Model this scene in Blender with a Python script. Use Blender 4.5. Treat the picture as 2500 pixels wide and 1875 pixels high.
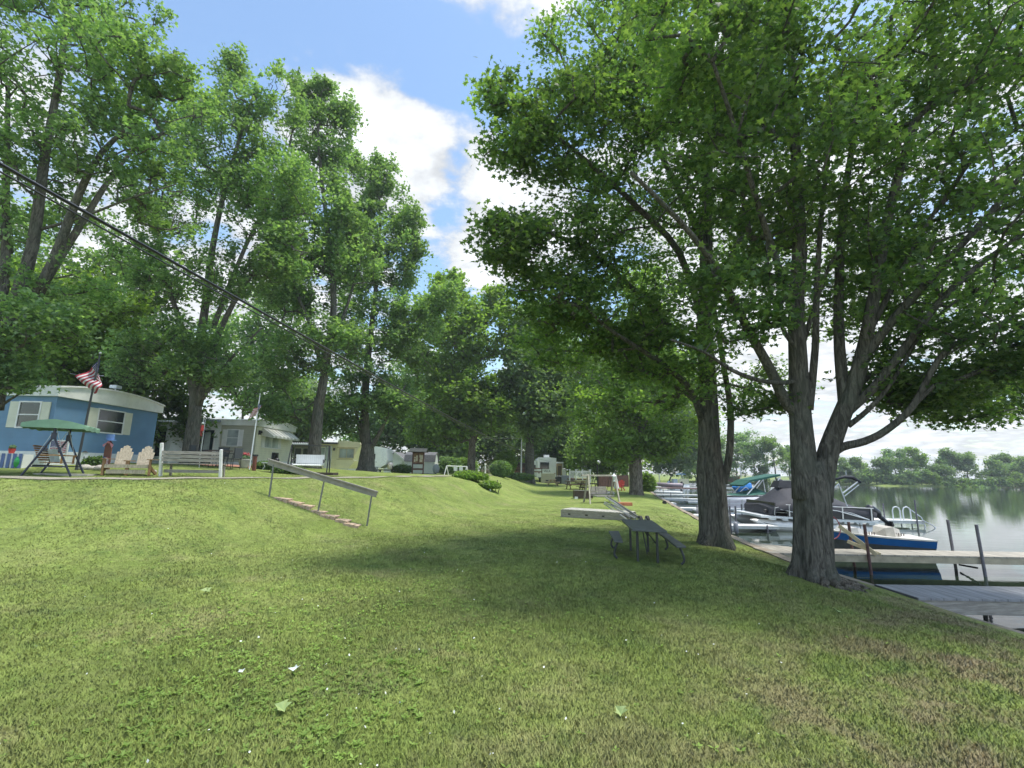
import bpy, math, random
import numpy as np
from mathutils import Vector, Matrix, Euler
for o in list(bpy.data.objects): bpy.data.objects.remove(o)
SC = bpy.context.scene
COL = SC.collection
PI = math.pi
random.seed(5); RNG = np.random.default_rng(11)

# ------------------------------------------------------------ camera, sky, sun
E = 2.3                      # eye height above the water
F = 1161.0                   # focal length in pixels of the 2500 px wide photograph
PITCH, ROLL = math.radians(10.3), math.radians(1.0)
cd = bpy.data.cameras.new('camera'); cam = bpy.data.objects.new('camera', cd); COL.objects.link(cam)
cd.sensor_width = 36; cd.lens = 36*F/2500; cd.clip_start = .05; cd.clip_end = 3000
RM = Matrix.Rotation(PI/2+PITCH, 3, 'X') @ Matrix.Rotation(ROLL, 3, 'Z')
cam.matrix_world = Matrix.Translation((0, 0, E)) @ RM.to_4x4()
SC.camera = cam
SUN_EL, SUN_AZ = math.radians(73), math.radians(88)   # azimuth from +Y towards +X
SC.view_settings.view_transform = 'Standard'; SC.view_settings.look = 'None'
SC.view_settings.gamma = 1; SC.view_settings.exposure = 1.42
SC.cycles.max_bounces = 14; SC.cycles.diffuse_bounces = 7; SC.cycles.transmission_bounces = 10
sl = bpy.data.lights.new('sun', 'SUN'); sl.energy = 1.7; sl.angle = math.radians(10); sl.color = (1, .95, .86)
so = bpy.data.objects.new('sun', sl); COL.objects.link(so)
sdir = Vector((math.cos(SUN_EL)*math.sin(SUN_AZ), math.cos(SUN_EL)*math.cos(SUN_AZ), math.sin(SUN_EL)))
so.rotation_euler = sdir.to_track_quat('Z', 'Y').to_euler(); so.location = (10, 0, 40)

def ray(px, py):
    return (RM @ Vector(((px-1250)/F, -(py-937.5)/F, -1))).normalized()
def P(px, py, D):            # point of the ray through a pixel, at depth Y = D
    d = ray(px, py); t = D/d.y
    return Vector((d.x*t, D, E+d.z*t))

def world():
    w = bpy.data.worlds.new("World"); SC.world = w; w.use_nodes = True
    nt = w.node_tree; N = nt.nodes; L = nt.links; N.clear()
    out = N.new('ShaderNodeOutputWorld'); mix = N.new('ShaderNodeMixShader')
    b1 = N.new('ShaderNodeBackground'); b2 = N.new('ShaderNodeBackground')
    sky = N.new('ShaderNodeTexSky'); sky.sky_type = 'NISHITA'; sky.sun_disc = False
    sky.sun_elevation = SUN_EL; sky.sun_rotation = SUN_AZ; sky.air_density = 1.3; sky.dust_density = .6; sky.ozone_density = 1.6
    hs = N.new('ShaderNodeMixRGB'); hs.blend_type = 'MULTIPLY'; hs.inputs[0].default_value = 1; hs.inputs[2].default_value = (.93, 1.0, 1.02, 1)
    L.new(sky.outputs[0], hs.inputs[1]); L.new(hs.outputs[0], b1.inputs[0]); b1.inputs[1].default_value = .09
    tc = N.new('ShaderNodeTexCoord'); sep = N.new('ShaderNodeSeparateXYZ'); L.new(tc.outputs['Generated'], sep.inputs[0])
    def M(op, a, b=None, c=None):
        m = N.new('ShaderNodeMath'); m.operation = op
        for i, v in enumerate((a, b, c)):
            if v is None: continue
            if isinstance(v, (int, float)): m.inputs[i].default_value = v
            else: L.new(v, m.inputs[i])
        return m.outputs[0]
    den = M('ADD', M('MAXIMUM', sep.outputs[2], 0.0), .16)
    cmb = N.new('ShaderNodeCombineXYZ'); L.new(M('DIVIDE', sep.outputs[0], den), cmb.inputs[0]); L.new(M('DIVIDE', sep.outputs[1], den), cmb.inputs[1])
    n1 = N.new('ShaderNodeTexNoise'); n1.inputs['Scale'].default_value = 1.15; n1.inputs['Detail'].default_value = 9; n1.inputs['Roughness'].default_value = .56; n1.inputs['Distortion'].default_value = .25
    L.new(cmb.outputs[0], n1.inputs['Vector'])
    n2 = N.new('ShaderNodeTexNoise'); n2.inputs['Scale'].default_value = 4.0; n2.inputs['Detail'].default_value = 8; n2.inputs['Roughness'].default_value = .6
    L.new(cmb.outputs[0], n2.inputs['Vector'])
    tot = M('MULTIPLY', M('SUBTRACT', n1.outputs[0], .5), 1.5)
    tot = M('ADD', tot, M('MULTIPLY', M('SUBTRACT', n2.outputs[0], .5), 2.1))
    # clouds (and the blue gaps) where they stand in the sky: direction, angular radius (deg), weight
    blobs = [((985, 340), 5.5, .60), ((880, 290), 5, .48), ((1050, 410), 4, .42), ((940, 470), 5, .3), ((1250, 560), 5.5, .55), ((1170, 640), 4, .46), ((1185, 350), 2.8, .40), ((1200, 440), 3, .4),
             ((1260, -20), 5, .5), ((1120, -30), 3.5, .35), ((560, 640), 13, .4), ((980, 790), 7, .2), ((200, 750), 15, .35), ((965, 145), 2.5, .12), ((720, 260), 6, .15),
             ((1700, 600), 14, .42), ((2150, 500), 16, .4), ((2100, 980), 14, .30), ((650, 30), 12, -.26), ((1080, 130), 7, -.30), ((1095, 500), 2.6, -.42), ((1120, 380), 2.0, -.3), ((1180, 770), 4.5, -.42), ((1330, 200), 6, -.3), ((1060, 680), 3, -.35)]
    for (px, py), r, wt in blobs:
        d = ray(px, py)
        dp = N.new('ShaderNodeVectorMath'); dp.operation = 'DOT_PRODUCT'; L.new(tc.outputs['Generated'], dp.inputs[0]); dp.inputs[1].default_value = d
        k = 1/(1-math.cos(math.radians(r)))
        g = M('POWER', 2.718, M('MULTIPLY', M('SUBTRACT', dp.outputs['Value'], 1.0), k))
        tot = M('ADD', tot, M('MULTIPLY', g, wt))
    low = M('MULTIPLY', M('SUBTRACT', .30, M('MINIMUM', sep.outputs[2], .30)), .7)
    tot = M('ADD', tot, low)
    mr = N.new('ShaderNodeMapRange'); mr.interpolation_type = 'SMOOTHSTEP'; mr.inputs['From Min'].default_value = .06; mr.inputs['From Max'].default_value = .40
    L.new(tot, mr.inputs[0])
    cr = N.new('ShaderNodeMapRange'); cr.inputs['From Min'].default_value = .1; cr.inputs['From Max'].default_value = .9; cr.inputs['To Min'].default_value = .30; cr.inputs['To Max'].default_value = .53
    L.new(M('ADD', M('MULTIPLY', tot, .8), M('MULTIPLY', M('SUBTRACT', n2.outputs[0], .5), 1.6)), cr.inputs[0])
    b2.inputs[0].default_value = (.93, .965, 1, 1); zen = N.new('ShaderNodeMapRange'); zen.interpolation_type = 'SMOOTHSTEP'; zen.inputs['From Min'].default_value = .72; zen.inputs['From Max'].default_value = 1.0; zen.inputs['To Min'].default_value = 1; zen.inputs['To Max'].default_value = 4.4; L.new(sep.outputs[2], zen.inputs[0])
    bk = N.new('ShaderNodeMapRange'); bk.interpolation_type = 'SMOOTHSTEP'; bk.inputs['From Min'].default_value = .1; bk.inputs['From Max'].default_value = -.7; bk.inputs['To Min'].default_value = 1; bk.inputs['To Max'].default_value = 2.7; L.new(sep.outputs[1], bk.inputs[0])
    L.new(M('MULTIPLY', M('MULTIPLY', cr.outputs[0], zen.outputs[0]), bk.outputs[0]), b2.inputs[1])   # cloud overhead and behind the camera brightened, added as fill light
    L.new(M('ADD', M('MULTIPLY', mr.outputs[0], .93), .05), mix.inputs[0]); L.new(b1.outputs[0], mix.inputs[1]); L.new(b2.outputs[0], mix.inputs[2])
    L.new(mix.outputs[0], out.inputs[0])
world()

# ------------------------------------------------------------ materials
_M = {}
def mk(name, col, rough=.6, var=.12, scale=6, bump=.08, bscale=30, metallic=0, stretch=(1, 1, 1), lines=None, spec=.5, dirt=None, alpha=None):
    """procedural surface: base colour varied by noise; lines=(axis, spacing, depth) for boards and siding"""
    if name in _M: return _M[name]
    m = bpy.data.materials.new(name); m.use_nodes = True; nt = m.node_tree; N = nt.nodes; L = nt.links
    b = N['Principled BSDF']; b.inputs['Roughness'].default_value = rough; b.inputs['Metallic'].default_value = metallic
    b.inputs['Specular IOR Level'].default_value = spec
    tc = N.new('ShaderNodeTexCoord'); mp = N.new('ShaderNodeMapping'); mp.inputs['Scale'].default_value = stretch; L.new(tc.outputs['Object'], mp.inputs[0])
    n = N.new('ShaderNodeTexNoise'); n.inputs['Scale'].default_value = scale; n.inputs['Detail'].default_value = 5; L.new(mp.outputs[0], n.inputs['Vector'])
    mr = N.new('ShaderNodeMapRange'); mr.inputs['From Min'].default_value = .3; mr.inputs['From Max'].default_value = .7
    mr.inputs['To Min'].default_value = 1-var; mr.inputs['To Max'].default_value = 1+var; L.new(n.outputs[0], mr.inputs[0])
    mx = N.new('ShaderNodeMixRGB'); mx.blend_type = 'MULTIPLY'; mx.inputs[0].default_value = 1; mx.inputs[1].default_value = (*col, 1); L.new(mr.outputs[0], mx.inputs[2])
    last = mx.outputs[0]
    if dirt:
        n3 = N.new('ShaderNodeTexNoise'); n3.inputs['Scale'].default_value = 2.2; n3.inputs['Detail'].default_value = 7; n3.inputs['Roughness'].default_value = .7; L.new(mp.outputs[0], n3.inputs['Vector'])
        r3 = N.new('ShaderNodeMapRange'); r3.inputs['From Min'].default_value = .5; r3.inputs['From Max'].default_value = .75; r3.inputs['To Max'].default_value = .6; L.new(n3.outputs[0], r3.inputs[0])
        m3 = N.new('ShaderNodeMixRGB'); m3.inputs[2].default_value = (*dirt, 1); L.new(r3.outputs[0], m3.inputs[0]); L.new(last, m3.inputs[1]); last = m3.outputs[0]
    h = N.new('ShaderNodeTexNoise'); h.inputs['Scale'].default_value = bscale; h.inputs['Detail'].default_value = 4; L.new(mp.outputs[0], h.inputs['Vector'])
    hh = h.outputs[0]
    if lines:
        ax, sp, dep = lines
        sx = N.new('ShaderNodeSeparateXYZ'); L.new(tc.outputs['Object'], sx.inputs[0])
        q = N.new('ShaderNodeMath'); q.operation = 'DIVIDE'; L.new(sx.outputs[ax], q.inputs[0]); q.inputs[1].default_value = sp
        fr = N.new('ShaderNodeMath'); fr.operation = 'FRACT'; L.new(q.outputs[0], fr.inputs[0])
        lr = N.new('ShaderNodeMapRange'); lr.inputs['From Min'].default_value = 0; lr.inputs['From Max'].default_value = .13 if sp < .25 else .10; lr.inputs['To Min'].default_value = 1-dep; L.new(fr.outputs[0], lr.inputs[0])
        m4 = N.new('ShaderNodeMixRGB'); m4.blend_type = 'MULTIPLY'; m4.inputs[0].default_value = 1; L.new(last, m4.inputs[1]); L.new(lr.outputs[0], m4.inputs[2]); last = m4.outputs[0]
    bp = N.new('ShaderNodeBump'); bp.inputs['Strength'].default_value = bump; bp.inputs['Distance'].default_value = .03; L.new(hh, bp.inputs['Height'])
    L.new(bp.outputs[0], b.inputs['Normal']); L.new(last, b.inputs['Base Color'])
    _M[name] = m; return m

def leafmat(name, c1, c2, c3, trans=.45):
    m = bpy.data.materials.new(name); m.use_nodes = True; nt = m.node_tree; N = nt.nodes; L = nt.links
    b = N['Principled BSDF']; out = N['Material Output']; b.inputs['Roughness'].default_value = .55; b.inputs['Specular IOR Level'].default_value = .35
    g = N.new('ShaderNodeNewGeometry'); r = N.new('ShaderNodeValToRGB'); r.color_ramp.elements[0].color = (*c1, 1); r.color_ramp.elements[1].color = (*c3, 1)
    e = r.color_ramp.elements.new(.5); e.color = (*c2, 1)
    L.new(g.outputs['Random Per Island'], r.inputs[0])
    tc = N.new('ShaderNodeTexCoord'); n = N.new('ShaderNodeTexNoise'); n.inputs['Scale'].default_value = .45; n.inputs['Detail'].default_value = 3; L.new(tc.outputs['Object'], n.inputs['Vector'])
    mr = N.new('ShaderNodeMapRange'); mr.inputs['From Min'].default_value = .35; mr.inputs['From Max'].default_value = .65; mr.inputs['To Min'].default_value = .72; mr.inputs['To Max'].default_value = 1.3; L.new(n.outputs[0], mr.inputs[0])
    mx = N.new('ShaderNodeMixRGB'); mx.blend_type = 'MULTIPLY'; mx.inputs[0].default_value = 1; L.new(r.outputs[0], mx.inputs[1]); L.new(mr.outputs[0], mx.inputs[2])
    L.new(mx.outputs[0], b.inputs['Base Color'])
    t = N.new('ShaderNodeBsdfTranslucent'); m2 = N.new('ShaderNodeMixRGB'); m2.blend_type = 'MULTIPLY'; m2.inputs[0].default_value = 1; m2.inputs[2].default_value = (1.5, 1.75, .6, 1)
    L.new(mx.outputs[0], m2.inputs[1]); L.new(m2.outputs[0], t.inputs[0])
    ms = N.new('ShaderNodeMixShader'); ms.inputs[0].default_value = trans; L.new(b.outputs[0], ms.inputs[1]); L.new(t.outputs[0], ms.inputs[2]); L.new(ms.outputs[0], out.inputs[0])
    return m

def glass(name='window_glass', col=(.02, .028, .03)):
    return mk(name, col, rough=.06, var=.3, scale=1.5, bump=.01, spec=.8)

# ------------------------------------------------------------ mesh builder
def barkmat(name, c0, c1, moss):
    m = bpy.data.materials.new(name); m.use_nodes = True; nt = m.node_tree; N = nt.nodes; L = nt.links; b = N['Principled BSDF']; b.inputs['Roughness'].default_value = .95; b.inputs['Specular IOR Level'].default_value = .15
    tc = N.new('ShaderNodeTexCoord'); mp = N.new('ShaderNodeMapping'); mp.inputs['Scale'].default_value = (1, 1, .17); L.new(tc.outputs['Object'], mp.inputs[0])
    n = N.new('ShaderNodeTexNoise'); n.inputs['Scale'].default_value = 15; n.inputs['Detail'].default_value = 8; n.inputs['Roughness'].default_value = .68; n.inputs['Distortion'].default_value = 1.1; L.new(mp.outputs[0], n.inputs['Vector'])
    mr = N.new('ShaderNodeMapRange'); mr.inputs['From Min'].default_value = .40; mr.inputs['From Max'].default_value = .60; L.new(n.outputs[0], mr.inputs[0])
    mx = N.new('ShaderNodeMixRGB'); mx.inputs[1].default_value = (*c0, 1); mx.inputs[2].default_value = (*c1, 1); L.new(mr.outputs[0], mx.inputs[0])
    n2 = N.new('ShaderNodeTexNoise'); n2.inputs['Scale'].default_value = 1.7; n2.inputs['Detail'].default_value = 6; L.new(tc.outputs['Object'], n2.inputs['Vector'])
    r2 = N.new('ShaderNodeMapRange'); r2.inputs['From Min'].default_value = .45; r2.inputs['From Max'].default_value = .7; r2.inputs['To Max'].default_value = .55; L.new(n2.outputs[0], r2.inputs[0])
    m2 = N.new('ShaderNodeMixRGB'); m2.inputs[2].default_value = (*moss, 1); L.new(r2.outputs[0], m2.inputs[0]); L.new(mx.outputs[0], m2.inputs[1]); L.new(m2.outputs[0], b.inputs['Base Color'])
    bp = N.new('ShaderNodeBump'); bp.inputs['Strength'].default_value = 1; bp.inputs['Distance'].default_value = .11; L.new(n.outputs[0], bp.inputs['Height']); L.new(bp.outputs[0], b.inputs['Normal']); _M[name] = m; return m
def smooth_path(pts, k=4):
    pts = [Vector(p) for p in pts]; out = []
    for i in range(len(pts)-1):
        p0, a, b, p3 = pts[max(i-1, 0)], pts[i], pts[i+1], pts[min(i+2, len(pts)-1)]
        for j in range(k):
            t = j/k; out.append(.5*((2*a)+(b-p0)*t+(2*p0-5*a+4*b-p3)*t*t+(3*a-p0-3*b+p3)*t**3))
    return out+[pts[-1]]
class MB:
    def __init__(s): s.v = []; s.f = []; s.m = []
    def add(s, vs, fs, mi=0):
        b = len(s.v); s.v += [tuple(v) for v in vs]; s.f += [[b+i for i in f] for f in fs]; s.m += [mi]*len(fs); return s
    def box(s, x0, y0, z0, x1, y1, z1, mi=0):
        v = [(x, y, z) for z in (z0, z1) for y in (y0, y1) for x in (x0, x1)]
        return s.add(v, [(0, 2, 3, 1), (4, 5, 7, 6), (0, 1, 5, 4), (2, 6, 7, 3), (0, 4, 6, 2), (1, 3, 7, 5)], mi)
    def bar(s, p, q, w, h, up=(0, 0, 1), mi=0):
        p = Vector(p); q = Vector(q); d = (q-p).normalized(); u = Vector(up)
        if abs(d.dot(u)) > .97: u = Vector((0, 1, 0))
        a = d.cross(u).normalized(); b = a.cross(d).normalized()
        v = [c+a*i*w/2+b*j*h/2 for c in (p, q) for i, j in ((-1, -1), (1, -1), (1, 1), (-1, 1))]
        return s.add(v, [(3, 2, 1, 0), (4, 5, 6, 7), (0, 1, 5, 4), (1, 2, 6, 5), (2, 3, 7, 6), (3, 0, 4, 7)], mi)
    def tube(s, pts, r, n=8, mi=0, cap=True):
        pts = [Vector(p) for p in pts]
        if not isinstance(r, (list, tuple)): r = [r]*len(pts)
        rings = []; prev = None
        for i, p in enumerate(pts):
            d = (pts[min(i+1, len(pts)-1)]-pts[max(i-1, 0)]).normalized()
            if prev is None:
                u = Vector((0, 0, 1)) if abs(d.z) < .9 else Vector((0, 1, 0)); a = d.cross(u).normalized()
            else: a = (prev-d*prev.dot(d)).normalized()
            prev = a; b = d.cross(a)
            rings.append([p+(a*math.cos(2*PI*k/n)+b*math.sin(2*PI*k/n))*r[i] for k in range(n)])
        v = [x for R_ in rings for x in R_]; f = []
        for i in range(len(pts)-1):
            for k in range(n):
                f.append((i*n+k, i*n+(k+1) % n, (i+1)*n+(k+1) % n, (i+1)*n+k))
        if cap: f.append(tuple(range(n))[::-1]); f.append(tuple((len(pts)-1)*n+k for k in range(n)))
        return s.add(v, f, mi)
    def cyl(s, p, q, r, n=10, mi=0): return s.tube([p, q], r, n, mi)
    def prism(s, prof, a, b, axis='x', mi=0):   # closed profile extruded a..b along axis
        n = len(prof)
        def mkv(t, u, w): return {'x': (t, u, w), 'y': (u, t, w), 'z': (u, w, t)}[axis]
        v = [mkv(a, *p) for p in prof]+[mkv(b, *p) for p in prof]
        return s.add(v, [tuple(range(n))[::-1], tuple(range(n, 2*n))]+[(i, (i+1) % n, n+(i+1) % n, n+i) for i in range(n)], mi)
    def loft(s, secs, close=True, caps=True, mi=0):
        n = len(secs[0]); v = [p for q in secs for p in q]; f = []
        for i in range(len(secs)-1):
            for k in range(n if close else n-1):
                f.append((i*n+k, i*n+(k+1) % n, (i+1)*n+(k+1) % n, (i+1)*n+k))
        if caps: f.append(tuple(range(n))[::-1]); f.append(tuple((len(secs)-1)*n+k for k in range(n)))
        return s.add(v, f, mi)
    def ball(s, c, rx, ry=None, rz=None, n=10, m=7, mi=0, jit=0):
        ry = ry or rx; rz = rz or rx; v = []; f = []
        for i in range(m+1):
            t = PI*i/m
            for k in range(n):
                q = 1+random.uniform(-jit, jit); a = 2*PI*k/n
                v.append((c[0]+rx*math.sin(t)*math.cos(a)*q, c[1]+ry*math.sin(t)*math.sin(a)*q, c[2]+rz*math.cos(t)*q))
        for i in range(m):
            for k in range(n): f.append((i*n+k, (i+1)*n+k, (i+1)*n+(k+1) % n, i*n+(k+1) % n))
        return s.add(v, f, mi)

def link_mesh(name, me, parent=None):
    o = bpy.data.objects.new(name, me); COL.objects.link(o)
    if parent is not None: o.parent = parent
    return o
def part(name, mb, mats, parent=None, smooth=False, bevel=0):
    me = bpy.data.meshes.new(name); me.from_pydata(mb.v, [], mb.f)
    mats = mats if isinstance(mats, (list, tuple)) else [mats]
    for m in mats: me.materials.append(m)
    if any(mb.m): me.polygons.foreach_set('material_index', mb.m)
    if smooth: me.polygons.foreach_set('use_smooth', [True]*len(me.polygons))
    me.update()
    o = link_mesh(name, me, parent)
    if bevel:
        bv = o.modifiers.new('bevel', 'BEVEL'); bv.width = bevel; bv.segments = 2; bv.limit_method = 'ANGLE'
    return o
def tag(o, label, cat, group=None, kind=None):
    if label: o['label'] = label
    if cat: o['category'] = cat
    if group: o['group'] = group
    if kind: o['kind'] = kind
    return o
def thing(name, label, cat, loc=(0, 0, 0), rz=0, group=None, rx=0, ry=0):
    o = bpy.data.objects.new(name, None); COL.objects.link(o); o.empty_display_size = .2
    o.location = loc; o.rotation_euler = (rx, ry, rz); return tag(o, label, cat, group)
def solo(name, mb, mats, label, cat, loc=(0, 0, 0), rz=0, group=None, smooth=False, kind=None):
    o = part(name, mb, mats, None, smooth); o.location = loc; o.rotation_euler = (0, 0, rz); return tag(o, label, cat, group, kind)
def dup(root, loc, rz=None, label=None, scale=None):
    def cp(o, par):
        c = o.copy(); COL.objects.link(c)
        if par is not None: c.parent = par
        for ch in [x for x in bpy.data.objects if x.parent == o]: cp(ch, c)
        return c
    r = cp(root, None); r.location = loc
    if rz is not None: r.rotation_euler = (0, 0, rz)
    if label: r['label'] = label
    if scale: r.scale = (scale,)*3
    return r

# ------------------------------------------------------------ terrain
SH_Y = np.array([-60, 0, 6.2, 7.5, 10.7, 13, 16, 20, 27, 34, 51, 70, 95, 110, 125, 2000.])
SH_X = np.array([7.6, 6.6, 6.45, 6.4, 6.3, 6.5, 6.9, 7.8, 9.3, 10.8, 14.2, 18.5, 24, 27, 30, 30.])
def shore(y): return np.interp(y, SH_Y, SH_X)
CREST = [(-200, 12.5), (-30, 12.0), (-16, 11.3), (-12.7, 11.6), (-9.3, 12.4), (-8.2, 14.8), (-6.0, 17.8), (-5.0, 23), (-3.5, 27.6), (-2.4, 34), (-1.2, 50), (0, 80), (2, 130), (2, 2000)]
def sm(t): t = np.clip(t, 0, 1); return t*t*(3-2*t)
def crest_dist(x, y):
    x = np.asarray(x, float); y = np.asarray(y, float)
    best = np.full(np.broadcast(x, y).shape, 1e9); sgn = np.ones_like(best)
    for (ax, ay), (bx, by) in zip(CREST[:-1], CREST[1:]):
        dx, dy = bx-ax, by-ay; l2 = dx*dx+dy*dy
        t = np.clip(((x-ax)*dx+(y-ay)*dy)/l2, 0, 1); d = np.hypot(x-(ax+t*dx), y-(ay+t*dy))
        c = dx*(y-ay)-dy*(x-ax)
        m = d < best-1e-9; best = np.where(m, d, best); sgn = np.where(m, np.where(c > 0, 1, -1), sgn)
    return best*sgn           # positive on the terrace side
def height(x, y):
    x = np.asarray(x, float); y = np.asarray(y, float)
    cdist = crest_dist(x, y)
    low = .58+.30*sm((y-34)/20)-.05*sm((8-y)/8)
    W = 4.6+1.2*sm((12-y)/8)
    t = sm(1+cdist/W)
    high = 1.9-.12*sm((y-30)/20)+.42*sm((cdist-1.5)/8)*sm((40-y)/14)
    h = low+(high-low)*t
    s = shore(y)-x
    h = h-.16*sm(1-(s-.15)/1.6)*sm((30-s)/10)
    h = h+.02*np.sin(x*1.1+1.3*np.sin(y*.7))*np.sin(y*.9+.6)+.012*np.sin(x*2.7+y*1.9)
    lake = (s < 0) & (y < 128+2*np.sin(x*.05)+1.5*np.sin(x*.17))
    h = np.where(lake, -1.4, h)
    return np.where((s < 0) & (~lake), .35+.3*sm((y-130)/20), h)
def H(x, y): return float(height(np.array([x]), np.array([y]))[0])
def G(px, D, dz=0):          # ground point seen in pixel column px, at depth D
    z = 1.0; lo, hi = 600, 1875
    for _ in range(5):
        x = P(px, 1100, D).x; z = H(P(px, 1150+max(0, (E-z))*1180/D, D).x, D)
    q = P(px, 1150+(E-z)*1180/D, D); return Vector((q.x, D, H(q.x, D)+dz))

def gridmesh(name, us, ys, fn, mat, smooth=True):
    U, Y = np.meshgrid(us, ys); X, Y2, Z = fn(U, Y)
    co = np.stack([X, Y2, Z], -1).reshape(-1, 3); ny, nx = U.shape
    idx = np.arange(ny*nx).reshape(ny, nx)
    q = np.stack([idx[:-1, :-1], idx[:-1, 1:], idx[1:, 1:], idx[1:, :-1]], -1).reshape(-1, 4)
    return npmesh(name, co, q, mat, smooth)
def npmesh(name, co, q, mat, smooth=False, parent=None):
    k = q.shape[1]; me = bpy.data.meshes.new(name)
    me.vertices.add(len(co)); me.vertices.foreach_set('co', np.ascontiguousarray(co, np.float32).ravel())
    me.loops.add(q.size); me.loops.foreach_set('vertex_index', np.ascontiguousarray(q, np.int32).ravel())
    me.polygons.add(len(q)); me.polygons.foreach_set('loop_start', np.arange(len(q), dtype=np.int32)*k)
    try: me.polygons.foreach_set('loop_total', np.full(len(q), k, np.int32))
    except Exception: pass
    me.materials.append(mat); me.update(calc_edges=True)
    if smooth: me.polygons.foreach_set('use_smooth', np.ones(len(q), bool))
    return link_mesh(name, me, parent)

def groundmat(name, blades=False):
    m = bpy.data.materials.new(name); m.use_nodes = True; nt = m.node_tree; N = nt.nodes; L = nt.links
    b = N['Principled BSDF']; b.inputs['Roughness'].default_value = .85; b.inputs['Specular IOR Level'].default_value = .15
    g = N.new('ShaderNodeNewGeometry'); pos = g.outputs['Position']
    def noise(sc, det=4, ro=.6, seed=0):
        n = N.new('ShaderNodeTexNoise'); n.inputs['Scale'].default_value = sc; n.inputs['Detail'].default_value = det; n.inputs['Roughness'].default_value = ro
        mp = N.new('ShaderNodeMapping'); mp.inputs['Location'].default_value = (seed*7.3, seed*3.1, 0); mp.inputs['Scale'].default_value = (1, 1, .2); L.new(pos, mp.inputs[0]); L.new(mp.outputs[0], n.inputs['Vector']); return n.outputs[0]
    def ramp(src, a, bb, lo=0, hi=1):
        r = N.new('ShaderNodeMapRange'); r.interpolation_type = 'SMOOTHSTEP'; r.inputs['From Min'].default_value = a; r.inputs['From Max'].default_value = bb; r.inputs['To Min'].default_value = lo; r.inputs['To Max'].default_value = hi; L.new(src, r.inputs[0]); return r.outputs[0]
    def mix(fac, a, c):
        x = N.new('ShaderNodeMixRGB'); L.new(fac, x.inputs[0])
        if isinstance(a, tuple): x.inputs[1].default_value = (*a, 1)
        else: L.new(a, x.inputs[1])
        x.inputs[2].default_value = (*c, 1); return x.outputs[0]
    c = mix(ramp(noise(.35, 5), .38, .62), (.172, .228, .053), (.235, .295, .075))
    c = mix(ramp(noise(1.6, 5, .7, 2), .50, .68, 0, .75), c, (.115, .175, .045))
    c = mix(ramp(noise(.8, 6, .7, 4), .50, .74, 0, .75), c, (.285, .28, .12))
    # thin, worn turf on the lower right where the maples stand
    sx = N.new('ShaderNodeSeparateXYZ'); L.new(pos, sx.inputs[0])
    near = N.new('ShaderNodeMath'); near.operation = 'SUBTRACT'; L.new(sx.outputs[0], near.inputs[0]); L.new(sx.outputs[1], near.inputs[1])
    wear = N.new('ShaderNodeMath'); wear.operation = 'MULTIPLY'; L.new(ramp(near.outputs[0], -4.5, 0, .15, 1), wear.inputs[0]); L.new(ramp(noise(1.1, 6, .72, 6), .40, .62, 0, .95), wear.inputs[1])
    c = mix(wear.outputs[0], c, (.245, .20, .115))
    for sc_, lo_, hi_, sd_ in ((5.5, .86, 1.14, 11), (13, .86, 1.12, 12)):
        mv = N.new('ShaderNodeMixRGB'); mv.blend_type = 'MULTIPLY'; mv.inputs[0].default_value = 1; L.new(c, mv.inputs[1]); L.new(ramp(noise(sc_, 5, .65, sd_), .32, .68, lo_, hi_), mv.inputs[2]); c = mv.outputs[0]
    if blades:
        rr = N.new('ShaderNodeMapRange'); rr.inputs['To Min'].default_value = .88; rr.inputs['To Max'].default_value = 1.18; L.new(g.outputs['Random Per Island'], rr.inputs[0])
        mm = N.new('ShaderNodeMixRGB'); mm.blend_type = 'MULTIPLY'; mm.inputs[0].default_value = 1; L.new(c, mm.inputs[1]); L.new(rr.outputs[0], mm.inputs[2]); c = mm.outputs[0]
        t = N.new('ShaderNodeBsdfTranslucent'); L.new(c, t.inputs[0]); ms = N.new('ShaderNodeMixShader'); ms.inputs[0].default_value = .12
        L.new(b.outputs[0], ms.inputs[1]); L.new(t.outputs[0], ms.inputs[2]); L.new(ms.outputs[0], N['Material Output'].inputs[0])
        b.inputs['Roughness'].default_value = .5
        va = N.new('ShaderNodeVectorMath'); va.operation = 'SCALE'; va.inputs['Scale'].default_value = .35; L.new(g.outputs['Normal'], va.inputs[0])
        vb = N.new('ShaderNodeVectorMath'); vb.operation = 'ADD'; vb.inputs[1].default_value = (0, 0, .8); L.new(va.outputs[0], vb.inputs[0])
        vn = N.new('ShaderNodeVectorMath'); vn.operation = 'NORMALIZE'; L.new(vb.outputs[0], vn.inputs[0]); L.new(vn.outputs[0], b.inputs['Normal']); L.new(vn.outputs[0], t.inputs['Normal'])
    else:
        fine = noise(34, 5, .8, 9); rr = ramp(fine, .3, .7, .72, 1.22)
        mm = N.new('ShaderNodeMixRGB'); mm.blend_type = 'MULTIPLY'; mm.inputs[0].default_value = 1; L.new(c, mm.inputs[1]); L.new(rr, mm.inputs[2]); c = mm.outputs[0]
        bp = N.new('ShaderNodeBump'); bp.inputs['Strength'].default_value = .6; bp.inputs['Distance'].default_value = .05; L.new(fine, bp.inputs['Height']); L.new(bp.outputs[0], b.inputs['Normal'])
    L.new(c, b.inputs['Base Color']); return m

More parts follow.
